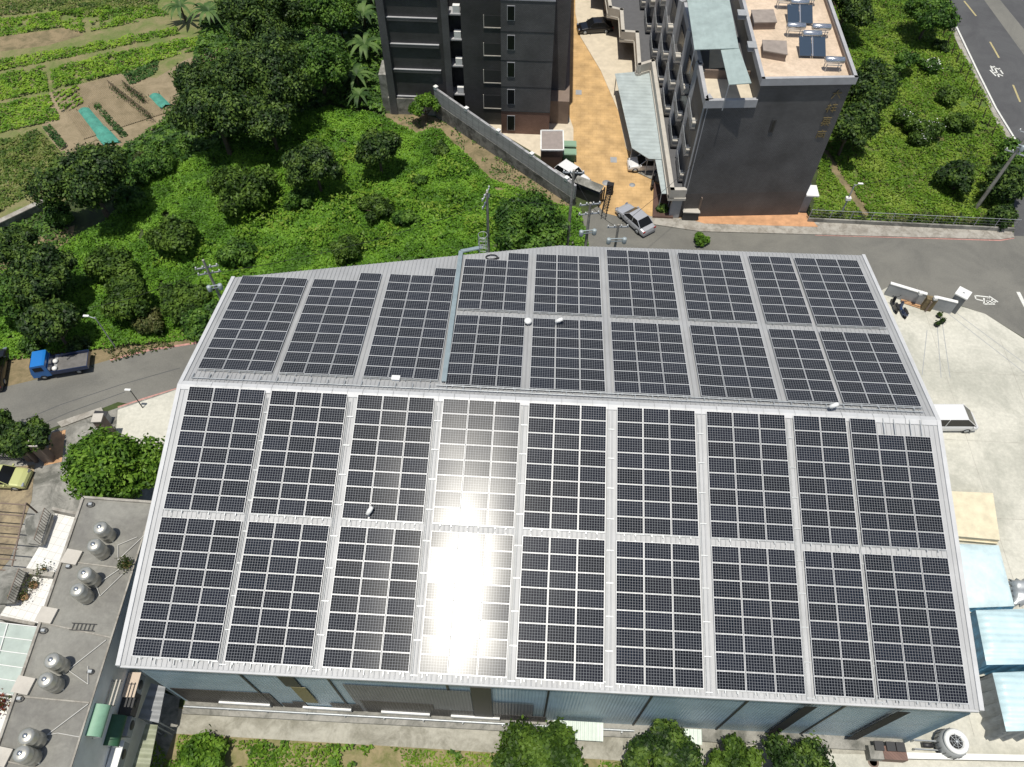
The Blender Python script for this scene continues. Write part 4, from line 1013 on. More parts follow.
def tank():
    t = thing('water_tank', 'x', 'water tank', (0, 0, 0))
    MB().lathe([(0, .13), (.42, .13), (.44, .18), (.44, .6), (.452, .62), (.44, .64), (.44, 1.05), (.452, 1.07), (.44, 1.09), (.44, 1.5), (.40, 1.58), (.28, 1.64), (.1, 1.67), (0, 1.67)], n=28).build('tank_shell', m_tank, t)
    MB().lathe([(0, 1.66), (.12, 1.66), (.13, 1.70), (.06, 1.73), (0, 1.735)], n=16).build('tank_lid', m_chrome, t)
    mb = MB()
    for k in range(4):
        an = math.pi / 4 + k * math.pi / 2; mb.bx(.4 * math.cos(an) - .04, .4 * math.cos(an) + .04, .4 * math.sin(an) - .04, .4 * math.sin(an) + .04, 0, .15)
    mb.build('feet', m_steel, t); return t
t0 = tank()
for i, (px, py) in enumerate(tk):
    px += 1.5; py += 1.5
    o = t0 if i == 0 else copy_tree(t0); p = G(px, py, HRH + .03); o.location = (p.x, p.y, HRH + .03); o.rotation_euler.z = i * .7
    o['label'] = 'round steel water tank on the flat roof, ' + lab[i]; o['group'] = 'steel water tanks on the flat roof'
# pipes and a ladder lying on that roof
m_pvc = mat('pvc_pipe', (0.50, 0.49, 0.46), .5)
pl = ['far', 'second', 'third', 'near']
for i, (A_, B_, C_, D_) in enumerate((((96, 585), (131, 561), (131, 566), (100, 596)), ((118, 560), (150, 530), (137, 537), (118, 545)), ((68, 670), (106, 640), (88, 666), (88, 684)), ((47, 735), (88, 704), (80, 737), (58, 733)))):
    mb = MB(); H_ = HRH + .10
    mb.path([G(*A_, H_), G(*B_, H_)], .028); mb.path([G(*A_, H_), G(*D_, H_), G(*C_, H_)], .025)
    o = mb.build('water_pipe', m_pvc); tag(o, ('pale pipes on flat roof beside the third and fourth steel tanks', 'pale pipes on flat roof beside the two farthest steel tanks', 'pale pipes on flat roof beside the middle pair of tanks below the lying ladder', 'pale pipes on flat roof beside the nearest pair of tanks')[i], 'pipe', 'pipes on the flat roof')
mb = MB(); c = G(83, 627, HRH + .12)
for s_ in (-.2, .2): mb.box((c.x, c.y + s_, c.z), (1.5, .04, .05), rz=0)
for k in range(6): mb.box((c.x - .6 + k * .24, c.y, c.z), (.035, .4, .035))
tag(mb.build('metal_ladder', m_dark), 'dark metal ladder lying flat on the concrete roof between tanks', 'ladder')
for i, (px, py, s_) in enumerate(((91, 505, .5), (69, 567, .35), (44, 631, .5), (20, 699, .5), (91, 672, .4))):
    p = G(px, py, HRH + .03); t = thing('roof_fixture', ('coil of dark tube at far corner of the flat roof', 'small dark valve cluster by the first roof joint', 'dark valve cluster left end of the second roof joint', 'dark valve cluster left end of the third roof joint', 'small pump on flat roof beside the middle tanks')[i], 'fixture', p)
    mb = MB(); mb.path([Vector((s_ * .5 * math.cos(u_), s_ * .35 * math.sin(u_), .06)) for u_ in np.linspace(0, 6.3, 14)], .03); mb.build('tube_loop', m_dark, t)
    MB().bx(-.1, .12, -.08, .08, 0, .2).build('valve', m_steel, t)
p = G(128, 575 - 12, HRH); 
t = thing('potted_shrub', 'dry dark potted shrub on the flat roof beside the warehouse edge', 'plant', G(128, 566, HRH + .03))
MB().lathe([(0, 0), (.2, 0), (.26, .3), (.22, .3), (0, .27)], n=14).build('pot', m_terr, t)
leaf_obj('foliage', npr.normal(size=(260, 3)) * (.22, .22, .16) + np.array([0, 0, .5]), npr.normal(size=(260, 3)), .08, m_leaf_brown, t)
# things fixed to the rear wall
wu = (R1 - R0).normalized(); wn = Vector((-wu.y, wu.x, 0)); wn = wn if wn.x > 0 else -wn
def onV(px, py, off=0.0):
    d = Vector((AX_F + AX_R * (px - 512) / F_PX - AX_U * (py - 383.5) / F_PX).tolist()); c = Vector(CAM.tolist())
    t = ((Vector((R0.x, R0.y, 0)) + wn * off) - c).dot(wn) / d.dot(wn); return c + d * t
rzw = math.atan2(wu.y, wu.x)
m_lg = mat('awning_light_green', (0.20, 0.36, 0.25), .5, noise=.1); m_dg = mat('awning_dark_green', (0.03, 0.10, 0.05), .5, noise=.15)
def awning(px, py, L, m, lab):
    p = onV(px, py, .45); t = thing('window_awning', lab, 'awning', (p.x - wn.x * .45, p.y - wn.y * .45, p.z), rzw)
    sg = 1 if (Matrix.Rotation(rzw, 3, 'Z') @ Vector((0, 1, 0))).dot(wn) > 0 else -1
    rings = []
    for xx in (-L / 2, L / 2):
        pts = []
        for k in range(9):
            an = k / 8 * math.pi / 2; pts.append(Vector((xx, sg * .72 * math.sin(an), .5 * math.cos(an) - .1)))
        for k in range(8, -1, -1):
            an = k / 8 * math.pi / 2; pts.append(Vector((xx, sg * .68 * math.sin(an), .46 * math.cos(an) - .1)))
        rings.append(pts)
    MB().loft(rings).build('hood', m, t)
    mb = MB()
    for xx in (-L / 2, 0, L / 2): mb.tube((xx, 0, -.5), (xx, sg * .62, 0), .02)
    mb.build('bracket', m_steel, t)
awning(101, 721, 1.7, m_lg, 'light green curved awning on the rear wall of row house')
awning(118, 731, 1.7, m_dg, 'dark green curved awning on the rear wall of row house')
def wallbox(px, py, L, D, H, m, lab, name='air_conditioner', cat='air conditioner', grp=None, lidm=None):
    p = onV(px, py, D / 2 + .1); t = thing(name, lab, cat, (p.x, p.y, p.z), rzw, grp)
    MB().bx(-L / 2, L / 2, -D / 2, D / 2, 0, H).build('casing', m, t, bevel=.02)
    MB().bx(-L / 2 - .03, L / 2 + .03, -D / 2 - .03, D / 2 + .03, H, H + .05).build('cover', lidm or m, t)
    sg = 1 if (Matrix.Rotation(rzw, 3, 'Z') @ Vector((0, 1, 0))).dot(wn) > 0 else -1
    mb = MB(); mb.lathe([(0, -.01), (.28, -.01), (.3, .02), (0, .02)], (-.1, sg * (D / 2 + .01), H * .5), 18, Matrix.Rotation(R_(90), 3, 'X')); mb.build('fan_grille', m_dark, t)
m_fbeige = mat('faded_beige', (0.52, 0.42, 0.33), .6)
wallbox(137, 688, 1.4, .7, .8, m_grey, 'air conditioner with beige lid high on rear wall beside warehouse corner', lidm=m_fbeige)
wallbox(133, 706, 1.3, .7, .8, m_dark, 'dark air conditioner below the beige lidded one on rear wall')
wallbox(129, 728, 1.1, .6, .7, m_grey, 'grey air conditioner right of dark green awning on rear wall')
wallbox(121, 757, 1.5, .6, .8, m_grey, 'air conditioner with white lid at bottom of rear wall', lidm=m_white)
p = onV(113, 693, .3); t = thing('wall_rack', 'pale slatted rack fixed on rear wall above the green awnings', 'rack', p, rzw); mb = MB()
for k in range(3): mb.bx(-.75, .75, -.25 + k * .22, -.17 + k * .22, 0, .05)
mb.build('slats', m_coping, t); mb = MB(); mb.bx(-.7, -.65, -.4, .3, -.06, -.01); mb.bx(.65, .7, -.4, .3, -.06, -.01); mb.build('bracket', m_dark, t)
m_lean = corrug('lean_to_sheet', (0.26, 0.27, 0.28), .55, 'Y', .5, noise=.2, dist=.08); m_lean2 = corrug('lean_to_sheet_green', (0.27, 0.29, 0.20), .55, 'Y', .5, noise=.25, dist=.08)
shed('lean_to_roof', 'grey corrugated lean-to roof behind row house by warehouse corner', [(151, 683), (165.5, 687), (158.5, 723), (138, 718)], 2.9, m_lean, 'lean-to')
shed('lean_to_roof', 'faded olive corrugated lean-to roof at bottom, below the grey one', [(146, 724), (157.8, 725), (146, 785), (128, 780)], 2.7, m_lean2, 'lean-to')
struct('rear_lane', [G(128, 680), G(180, 698), G(176, 730), G(150, 800), G(90, 800)], 0.035, m_conc3)

# front side of the row houses: raised white tiled terraces
ZT = 5.2
tb = thing('tiled_terrace', 'white tiled raised terrace in front of the flat roofed row house', 'terrace', G(40, 590))
tp = [(56, 512), (82, 515), (39, 626), (18, 622), (-2, 618), (12, 597), (22, 575), (40, 545)]
MB().prism([G(*p, ZT) for p in tp], 0, ZT - .02).build('base', m_conc3, tb, world=True)
m_grid = bpy.data.materials.new('white_tile_grid'); m_grid.use_nodes = True
n = m_grid.node_tree.nodes; l = m_grid.node_tree.links; g = n.new('ShaderNodeNewGeometry'); mp = n.new('ShaderNodeMapping'); mp.inputs['Rotation'].default_value = (0, 0, .2); l.new(g.outputs['Position'], mp.inputs[0])
br = n.new('ShaderNodeTexBrick'); br.offset = 0; br.inputs['Scale'].default_value = 1.0; br.inputs['Brick Width'].default_value = .5; br.inputs['Row Height'].default_value = .5; br.inputs['Mortar Size'].default_value = .012
br.inputs['Color1'].default_value = (.70, .69, .66, 1); br.inputs['Color2'].default_value = (.64, .63, .60, 1); br.inputs['Mortar'].default_value = (.42, .41, .38, 1); l.new(mp.outputs[0], br.inputs['Vector']); l.new(br.outputs['Color'], n['Principled BSDF'].inputs['Base Color'])
MB().prism([G(*p, ZT) for p in tp], ZT - .02, ZT).build('tiled_floor', m_grid, tb, world=True)
mb = MB(); para(mb, [G(80, 517, ZT), G(56, 512, ZT)], .2, ZT, ZT + .6); mb.build('end_wall', m_kerb, tb, world=True)
mb = MB(); para(mb, [G(26, 573, ZT), G(57, 577, ZT)], .35, ZT, ZT + .5); mb.build('dividing_wall', m_kerb, tb, world=True)
mb = MB(); para(mb, [G(-2, 618, ZT), G(38, 626, ZT)], .2, ZT, ZT + .4); mb.build('low_wall', m_kerb, tb, world=True)
def oldblock(lab, pts, z, rail):
    P = [G(*p, z) for p in pts]; c = sum(P, Vector()) / len(P); t = thing('concrete_canopy', lab, 'canopy', (c.x, c.y, 0))
    MB().prism(P, z - .25, z).build('slab', m_conc3, t, world=True)
    MB().prism([c + (p - c) * .8 for p in P], 0, z - .25).build('wall', m_coping, t, world=True)
    mb = MB(); a, b = G(*rail[0], z), G(*rail[1], z); d = (b - a)
    for k in range(13): q = a + d * k / 12; mb.tube(q, q + Vector((.0, 0, .8)), .02, n=5)
    mb.tube(a + Vector((0, 0, .8)), b + Vector((0, 0, .8)), .03); mb.build('railing', m_brown, t, world=True)
oldblock('weathered concrete slab with brown railing left of the white terrace, upper one', [(24, 520), (45, 509), (52, 514), (41, 545), (28, 543)], ZT + .7, ((50, 513), (40, 544)))
oldblock('weathered concrete slab with brown railing left of the white terrace, lower one', [(-6, 578), (12, 566), (26, 572), (14, 603), (-6, 604)], ZT + .7, ((25, 573), (14, 603)))
t = thing('glass_canopy', 'pale green glass sheet canopy at left edge beside the flat roof', 'canopy', G(10, 660)); 
m_gsheet = mat('green_glass_sheet', (0.40, 0.46, 0.42), .3, noise=.15, nscale=.7)
slab('glass_sheet', [(-30, 619), (38, 627), (13, 695), (-30, 688)], ZT + .3, m_gsheet, .05, t)
mb = MB()
for k in range(6):
    f0 = k / 5; a = (-30 + 0 * f0, 619 + 69 * f0); b = (38 - 25 * f0, 627 + 68 * f0); mb.tube(G(*a, ZT + .34), G(*b, ZT + .34), .035, n=5)
mb.tube(G(8, 623, ZT + .36), G(-12, 690, ZT + .36), .04); mb.build('glazing_bars', m_white, t, world=True)
MB().prism([G(-30, 619, ZT), G(38, 627, ZT), G(13, 695, ZT), G(-30, 688, ZT)], 0, ZT - .6).build('wall', m_kerb, t, world=True)
t = thing('rear_terrace', 'cream terrace with red flower box below the green glass canopy', 'terrace', G(-5, 730)); MB().prism([G(12, 698, ZT), G(-12, 770, ZT), G(-60, 770, ZT), G(-60, 690, ZT)], 0, ZT).build('floor', m_tilew, t, world=True)
p = G(3, 706, ZT); leaf_obj('flowers', npr.normal(size=(220, 3)) * (.35, .3, .12) + np.array([p.x - t.location.x, p.y - t.location.y, ZT + .25]), npr.normal(size=(220, 3)), .09, foliage('red_flowers', (.12, .02, .015), (.22, .05, .03), (.07, .12, .03), 3), t)
p = G(35, 586, ZT); t = thing('terrace_plants', 'cluster of dry brown potted plants on the white terrace', 'plants', p)
for dx, dy in ((0, 0), (.3, .9), (-.3, -.8)): MB().lathe([(0, 0), (.2, 0), (.27, .3), (0, .28)], (dx, dy, 0), 12).build('pot', m_terr, t)
leaf_obj('foliage', np.concatenate([npr.normal(size=(160, 3)) * (.22, .25, .15) + np.array([dx, dy, .5]) for dx, dy in ((0, 0), (.3, .9), (-.3, -.8))]), npr.normal(size=(480, 3)), .07, m_leaf_brown, t)
# gate posts and wall by the apron
for i, (px, py) in enumerate(((32, 452), (48, 453))):
    p = G(px, py); t = thing('gate_pillar', ('tall brown gate pillar with hollow pale rim, left of the pair', 'tall brown gate pillar with hollow pale rim, right of the pair')[i], 'pillar', (p.x + .4, p.y - .6, 0), .1, 'gate pillars beside the left drive')
    MB().bx(-.38, .38, -.3, .3, 0, 2.6).build('shaft', m_brown, t); mb = MB(); 
    mb.bx(-.42, .42, -.34, -.24, 2.6, 2.72); mb.bx(-.42, .42, .24, .34, 2.6, 2.72); mb.bx(-.42, -.32, -.24, .24, 2.6, 2.72); mb.bx(.32, .42, -.24, .24, 2.6, 2.72); mb.build('rim', m_coping, t)
p = G(113, 437); t = thing('gate_pillar', 'brown gate pillar at the concrete apron above the green tree', 'pillar', (p.x, p.y, 0), .1, None); MB().bx(-.35, .35, -.35, .35, 0, 2.9).build('shaft', m_brown, t); MB().bx(-.4, .4, -.4, .4, 2.9, 3.0).build('cap', m_coping, t)
t = thing('letter_box', 'dark flat topped meter box beside the brown pillar on the apron', 'box', G(106, 422)); MB().bx(-.5, .5, -.3, .3, 0, 1.1).build('box_body', m_grey, t); MB().bx(-.55, .55, -.35, .35, 1.1, 1.17).build('box_lid', m_dark, t)
mb = MB(); para(mb, [G(-40, 448), G(38, 462)], .1, 0, .2); 
t = thing('sliding_gate', 'low dark barred gate beside the yellow car at left edge', 'gate', G(10, 459)); mb = MB()
a, b = G(-30, 458) - t.location, G(36, 462) - t.location
for z in (.3, .9, 1.5, 1.9): mb.tube(a + Vector((0, 0, z)), b + Vector((0, 0, z)), .04, n=5)
for k in range(24): q = a.lerp(b, k / 23); mb.tube(q, q + Vector((0, 0, 1.95)), .025, n=5)
mb.build('bars', m_dark, t); MB().box(tuple(b + Vector((.1, 0, 1.0))), (.25, .25, 2.0)).build('end_post', m_brown, t)
t = thing('pergola', 'open timber pergola frame casting bar shadows at left edge', 'pergola', G(12, 530)); mb = MB()
for k in range(7): a, b = G(-40, 500 + k * 11, 2.6), G(26 - k * 2, 505 + k * 11, 2.6); mb.tube(a - t.location, b - t.location, .05, n=5)
mb.tube(G(26, 503, 2.55) - t.location, G(10, 575, 2.55) - t.location, .06); mb.build('rafters', m_brown, t)
mb = MB()
for q in ((26, 503), (10, 575)): q = G(*q, 2.5) - t.location; mb.tube((q.x, q.y, 0), q, .07)
mb.build('posts', m_brown, t)

# ================================================================== RIGHT YARD
def wallrun(name, lab, pts, h, w_, m, mcap, cat='wall'):
    c = G(*pts[0]); t = thing(name, lab, cat, c); mb = MB(); para(mb, [G(*p) for p in pts], w_, 0, h); mb.build('wall_body', m, t, world=True)
    mb = MB(); para(mb, [G(*p) for p in pts], w_ + .06, h, h + .08); mb.build('coping', mcap, t, world=True); return t
wallrun('yard_wall', 'grey wall with white coping between yard and road, left of gate pillar', [(884, 294), (920, 305)], 1.5, .25, m_grey, m_white)
wallrun('yard_wall', 'grey wall with white coping between gate pillar and sign column', [(929, 308), (950, 313)], 1.5, .25, m_grey, m_white)
p = G(925, 309); t = thing('gate_pillar', 'rust stained brown gate pillar between the two grey yard walls', 'pillar', p, -.2); MB().bx(-.45, .45, -.25, .25, 0, 1.55).build('shaft', mat('rusty_brown', (.17, .13, .07), .9, noise=.4, nscale=3), t); MB().bx(-.1, .05, -.4, -.26, .1, 1.4).build('rusty_plate', m_brown, t)
for px, py, lab in ((920, 294, 'white cube lamp cap on the wall end left of rusty pillar'), (935, 299, 'white cube lamp cap on the wall right of rusty pillar')):
    p = G(px, py, 1.7); t = thing('wall_lamp', lab, 'lamp', (p.x, p.y, 1.58)); MB().box((0, 0, .03), (.3, .3, .06)).build('lamp_base', m_grey, t); MB().box((0, 0, .25), (.34, .34, .30)).build('lamp_shade', m_white, t, bevel=.03)
pb = G(963.5, 293, 2.2); t = thing('sign_column', 'tall square grey column with white flat top at yard corner', 'column', (pb.x, pb.y, 0), R_(-38)); MB().bx(-.5, .5, -.5, .5, 0, 2.1).build('column_body', mat('column_grey', (.13, .14, .15), .5), t); MB().bx(-.58, .58, -.58, .58, 2.1, 2.25).build('column_top', m_white, t, bevel=.02)
MB().bx(-.08, .1, -.1, .05, 2.25, 2.29).build('top_mark', m_grey, t)
for i, (px, py) in enumerate(((938, 317), (941, 323), (936, 326))):
    p = G(px, py); t = thing('potted_plant', ('dark potted plant by the yard walls, nearest the rusty pillar', 'dark potted plant in the yard, right of three', 'dark potted plant in the yard, lowest of three')[i], 'plant', p)
    MB().lathe([(0, 0), (.18, 0), (.25, .35), (0, .32)], n=12).build('pot', m_black, t); leaf_obj('foliage', npr.normal(size=(110, 3)) * (.12, .12, .10) + np.array([0, 0, .42]), npr.normal(size=(110, 3)), .09, m_leaf_dark, t)
t = thing('timber_pile', 'small pile of brown planks leaning by the grey yard wall', 'timber', G(910, 304), R_(-20)); 
for k in range(5): MB().box((rnd.uniform(-.1, .1), k * .12 - .2, .1 + .05 * (k % 2)), (1.7, .1, .05), rz=rnd.uniform(-.1, .1)).build('plank', m_terr, t)
# plywood, tarpaulins
P = [G(*q, .9) for q in ((948, 491), (994, 493), (1001, 540), (956, 536))]
m_ply = mat('plywood', (0.64, 0.57, 0.41), .7, noise=.12, nscale=1.5)
t = thing('plywood_stack', 'stack of pale yellow plywood sheets beside the warehouse', 'plywood', (P[0] + P[2]) / 2); t.location.z = 0
c = sum(P, Vector()) / 4
for k in range(5):
    dx = Vector((rnd.uniform(-.08, .08), rnd.uniform(-.08, .08), 0)); MB().prism([p + dx for p in P], .1 + k * .15, .235 + k * .15).build('plywood_sheet', m_ply, t, world=True)
m_tarp = mat('pale_blue_tarp', (0.56, 0.69, 0.72), .5, noise=.12, nscale=1.2, bump=.6, bscale=2.5)
m_tarp2 = corrug('blue_sheet', (0.50, 0.65, 0.69), .45, 'Y', .45, noise=.1)
m_tarpd = mat('blue_tarp_side', (0.08, 0.22, 0.34), .5, noise=.3, nscale=1.5, bump=.7, bscale=3)
m_tarpg = mat('grey_tarp_side', (0.20, 0.22, 0.23), .5, noise=.2, nscale=1.5, bump=.7, bscale=3)
def tarp(lab, pts, z, mtop, mside, crease=6):
    P = [G(*q, z) for q in pts]; c = sum(P, Vector()) / len(P); t = thing('tarpaulin_cover', lab, 'tarpaulin', (c.x, c.y, 0))
    n = 16; vs = []
    for i in range(n + 1):
        for j in range(n + 1):
            u_, v_ = i / n, j / n; p = P[0] * (1 - u_) * (1 - v_) + P[1] * u_ * (1 - v_) + P[2] * u_ * v_ + P[3] * (1 - u_) * v_
            e = 1 if 0 < i < n and 0 < j < n else 0; vs.append((p.x, p.y, z + -.45 * (1 - (max(0, math.sin(math.pi * u_)) * max(0, math.sin(math.pi * v_))) ** .35) + e * .05 * math.sin(u_ * 9 + v_ * 4) + e * .05 * math.sin(v_ * 13 - u_ * 3)))
    mb = MB(); mb.add(vs, [(i * (n + 1) + j, (i + 1) * (n + 1) + j, (i + 1) * (n + 1) + j + 1, i * (n + 1) + j + 1) for i in range(n) for j in range(n)], True); mb.build('top_sheet', mtop, t, world=True)
    mb = MB(); k = 14
    for a, b in zip(P, P[1:] + P[:1]):
        for i in range(k):
            q0 = a.lerp(b, i / k); q1 = a.lerp(b, (i + 1) / k); o0 = (q0 - c).normalized() * (.14 * math.sin(i * 2.1) + .15); o1 = (q1 - c).normalized() * (.14 * math.sin((i + 1) * 2.1) + .15)
            mb.add([(q0.x, q0.y, z - .45), (q1.x, q1.y, z - .45), (q1.x + o1.x, q1.y + o1.y, .03), (q0.x + o0.x, q0.y + o0.y, .03)], [(0, 1, 2, 3)])
    mb.build('side_sheet', mside, t, world=True)
tarp('flat pale blue tarpaulin over goods just below the plywood stack', [(955, 541), (1002, 543), (1018, 604), (966, 606)], 1.1, m_tarp, m_tarpd)
tarp('tall goods under blue sheet with dark blue sides at right edge', [(979, 608), (1050, 606), (1062, 662), (990, 663)], 2.8, m_tarp2, m_tarpd)
tarp('tall goods under blue sheet with grey side, lowest at right edge', [(996, 671), (1060, 668), (1070, 728), (1010, 730)], 2.8, m_tarp2, m_tarpg)
tarp('small crumpled silver sheet bundle at right edge below the yard', [(1015, 578), (1045, 578), (1045, 600), (1018, 602)], .7, m_steel, m_tarpg)
# cooling tower
p = G(945, 746); t = thing('cooling_tower', 'round white cooling tower with black fan grille on yard corner', 'cooling tower', p)
m_ctw = mat('cooling_shell', (0.33, 0.34, 0.34), .5, noise=.1)
MB().lathe([(.85, .35), (1.05, .5), (1.05, 1.35), (.9, 1.7), (.80, 1.72)], n=32).build('shell', m_ctw, t)
MB().lathe([(.5, 1.8), (.62, 2.0), (.84, 2.0), (.93, 1.86), (.88, 1.68), (.6, 1.68)], n=32).build('fan_ring', m_white, t)
mb = MB(); mb.lathe([(0, 1.78), (.56, 1.78)], n=24); mb.build('fan_well', m_black, t)
mb = MB()
for k in range(4): an = k * math.pi / 4; mb.tube((.56 * math.cos(an), .56 * math.sin(an), 1.92), (-.56 * math.cos(an), -.56 * math.sin(an), 1.92), .018)
for r_ in (.2, .38): mb.path([Vector((r_ * math.cos(a), r_ * math.sin(a), 1.92)) for a in np.linspace(0, 6.2832, 18)], .012, 5)
mb.lathe([(0, 1.9), (.12, 1.9), (.12, 2.0), (0, 2.0)], n=12); mb.build('fan_grille', m_steel, t)
mb = MB()
for k in range(6): an = k * math.pi / 3; mb.tube((.8 * math.cos(an), .8 * math.sin(an), 0), (.8 * math.cos(an), .8 * math.sin(an), .45), .05)
for k in range(16): an = k * math.pi / 8; mb.tube((1.07 * math.cos(an), 1.07 * math.sin(an), .5), (1.07 * math.cos(an), 1.07 * math.sin(an), 1.35), .02)
mb.build('frame', m_dark, t)
t.scale = (.84, .84, .84)
t2 = thing('pump_set', 'dark pump with pipes on the ground left of the cooling tower', 'pump', G(925, 746)); mb = MB(); mb.lathe([(0, -.3), (.17, -.3), (.17, .3), (0, .3)], (0, 0, .35), 14, Matrix.Rotation(R_(90), 3, 'Y')); mb.build('motor', m_dark, t2)
mb = MB(); mb.path([Vector((-.9, .2, .1)), Vector((-.9, .2, .7)), Vector((0, .2, .7)), Vector((.8, .2, .7))], .05); mb.path([Vector((-.9, -.3, .1)), Vector((-.9, -.3, .5)), Vector((.6, -.3, .5))], .05); mb.build('pipe', m_steel, t2)
wallrun('low_wall', 'long low white wall along the bottom right edge below the cooling tower', [(897, 757), (1045, 760)], .55, .3, m_kerb, m_white)
t = thing('service_block', 'low brick and concrete block with dark units beside the low white wall', 'block', G(883, 755)); t.scale = (.62, .8, .9); MB().bx(-1.9, -.5, -.5, .5, 0, .9).build('concrete_part', m_conc3, t); MB().bx(-.499, 1.9, -.5, .5, 0, .95).build('brick_part', m_redbase, t); 
for dx in (-.9, .3, 1.3): MB().bx(dx - .45, dx + .45, .1, .8, .96, 1.15).build('dark_unit', m_dark, t)
t = thing('drain_pit', 'round dark drain pit in pale concrete below the warehouse corner', 'drain', G(873, 762)); MB().lathe([(.35, 0), (.35, .08), (.25, .08), (.25, .03), (0, .03)], n=16).build('rim', m_brown, t)
struct('corner_apron', [(41.5, -17.6), (47.5, -17.4), (49, -22), (40, -22)], .03, m_conc)

# ================================================================== FENCE, POLES
fa, fb = G(807, 222), G(1012, 232)
fn = thing('grass_plot_fence', 'low concrete wall with thin wire fence in front of the grass plot', 'fence', (fa + fb) / 2)
mb = MB(); para(mb, [fa, fb], .18, 0, .55); mb.build('base_wall', m_conc3, fn, world=True)
mb = MB()
for z, r_ in ((.9, .006), (1.3, .006), (1.65, .022)): mb.tube(fa + Vector((0, 0, z)), fb + Vector((0, 0, z)), r_, n=5)
mb.build('rail', m_steel, fn, world=True)
for k in range(11):
    q = fa.lerp(fb, k / 10); mb = MB(); mb.tube(q, q + Vector((0, 0, 1.7)), .04, n=6); mb.build('fence_post', m_grey, fn, world=True)
# wooden stakes along the road side of the grass plot
for k in range(13):
    q = G(938 + 4.3 * k * 1.02, 28 + 9.2 * k); mb = MB(); mb.tube((q.x, q.y, 0), (q.x - .25, q.y, 1.6), .07, .05, n=6); o = mb.build('wooden_stake', m_bark)
    tag(o, 'thin dark wooden stake in the row along the grass edge by main road', 'stake', 'stakes along the main road')
def pole(label, base, H, r=.16, arms=(), tr=(), lamp=None, lean=0.0, name='utility_pole', cat='utility pole', rz=0.0, m=None, group=None):
    t = thing(name, label, cat, base, rz, group)
    MB().tube((0, 0, 0), (lean, 0, H), r, r * .65, n=12).build('pole_shaft', m or m_kerb, t)
    for z in arms:
        mb = MB(); mb.box((lean * z / H, .12, z), (1.9, .1, .1)); a = mb.build('crossarm', m_steel, t)
        for dx in (-.85, -.3, .3, .85):
            MB().lathe([(0, 0), (.07, 0), (.05, .08), (.08, .12), (.05, .2), (0, .25)], (lean * z / H + dx, .12, z + .05), 8).build('insulator', m_white, t)
    for dx, z in tr:
        mb = MB(); mb.lathe([(0, 0), (.19, 0), (.20, .08), (.20, .5), (.17, .56), (0, .6)], (dx, -.22, z), 16); mb.box((dx / 2, -.2, z + .2), (abs(dx), .08, .08)); mb.box((dx / 2, -.2, z + .5), (abs(dx), .08, .08)); mb.build('transformer', mat('transformer_grey', (.33, .38, .40), .4), t)
    if lamp:
        mb = MB(); mb.tube((lean, 0, H - .2), (lean + lamp, 0, H + .15), .04); mb.build('lamp_arm', m_steel, t); MB().box((lean + lamp, 0, H + .12), (.5, .2, .1)).build('lamp_head', m_white, t, bevel=.03)
    return t
def base_for(px, py, H):
    p = G(px, py, H); return (p.x, p.y, 0)
P1 = pole('tall concrete utility pole behind the rear eave near the block wall end', base_for(574, 170, 10.5), 10.5, .17, (10.1,))
P2 = pole('utility pole with double crossarms and grey transformers behind rear eave', base_for(590, 208, 8.4), 9.0, .17, (8.7, 7.6), ((-.6, 5.4), (.6, 5.4)), rz=.2)
P3 = pole('utility pole with pale transformers just left of the silver car', base_for(618, 228, 7.4), 7.8, .15, (7.4,), ((-.7, 5.8), (.7, 5.8)), rz=.1)
P4_ = pole('dark utility pole rising behind rear eave beside the roof ladder', base_for(487, 192, 9.4), 9.4, .16, (9.1, 8.2), rz=1.3)
P5 = pole('utility pole with two grey transformers among bushes left of warehouse', base_for(203, 260, 8.6), 8.6, .15, (7.6, 6.9), ((-.45, 5.2), (.45, 5.2)), rz=.3)
P6 = pole('slim street lamp beside the left road under brown bushes', G(116, 348), 4.3, .07, lamp=-.7, name='street_lamp', cat='street lamp', m=m_steel)
P7 = pole('tall leaning concrete utility pole in dark trees at right edge', G(976, 208), 9.5, .2, (9.2, 7.0), ((.5, 7.6),), lean=.3, rz=-.5)
P8 = pole('short post with two small lamps on the grass plot fence', G(839, 218), 4.4, .09, (), lamp=.5, name='street_lamp', cat='street lamp', m=m_grey)
MB().box((0, 0, 2.6), (.5, .35, .3)).build('lamp_head', m_white, P8)
P9 = pole('thin dark lamp post on the concrete apron beside warehouse left edge', G(143, 408), 2.6, .05, lamp=-.2, name='street_lamp', cat='street lamp', m=m_dark)
def wire(a, b, sag, lab, r=.018):
    a = Vector(a); b = Vector(b); pts = [a.lerp(b, k / 14) - Vector((0, 0, sag * 4 * (k / 14) * (1 - k / 14))) for k in range(15)]
    mb = MB(); mb.path(pts, r, 4); o = mb.build('overhead_wire', m_black if r < .03 else m_steel); tag(o, lab, 'wire')
def top(t, z): return Vector(t.location) + Vector((0, 0, z))
wire(top(P8, 4.3), top(P7, 6.9), .35, 'thin overhead wire crossing the grass plot between two poles', .016)
wire(top(P5, 7.7), top(P6, 5.5), .5, 'overhead wire between the left transformer pole and the street lamp')
wire(top(P1, 10.2), top(P2, 8.8), .3, 'overhead wire joining the tall pole and the transformer pole')
wire(top(P2, 8.8), top(P3, 7.5), .3, 'overhead wire joining the two transformer poles near the silver car')
wire(top(P2, 8.8), top(P4_, 9.2), .5, 'overhead wire behind rear eave from transformer pole to dark pole')
wire(top(P3, 7.5), (37.5, 32.4, 8.0), .3, 'overhead wire from transformer pole to the grey apartment facade')
wire(top(P5, 7.0), top(P4_, 8.2), 1.0, 'long overhead wire over the green vines left of the ladder')

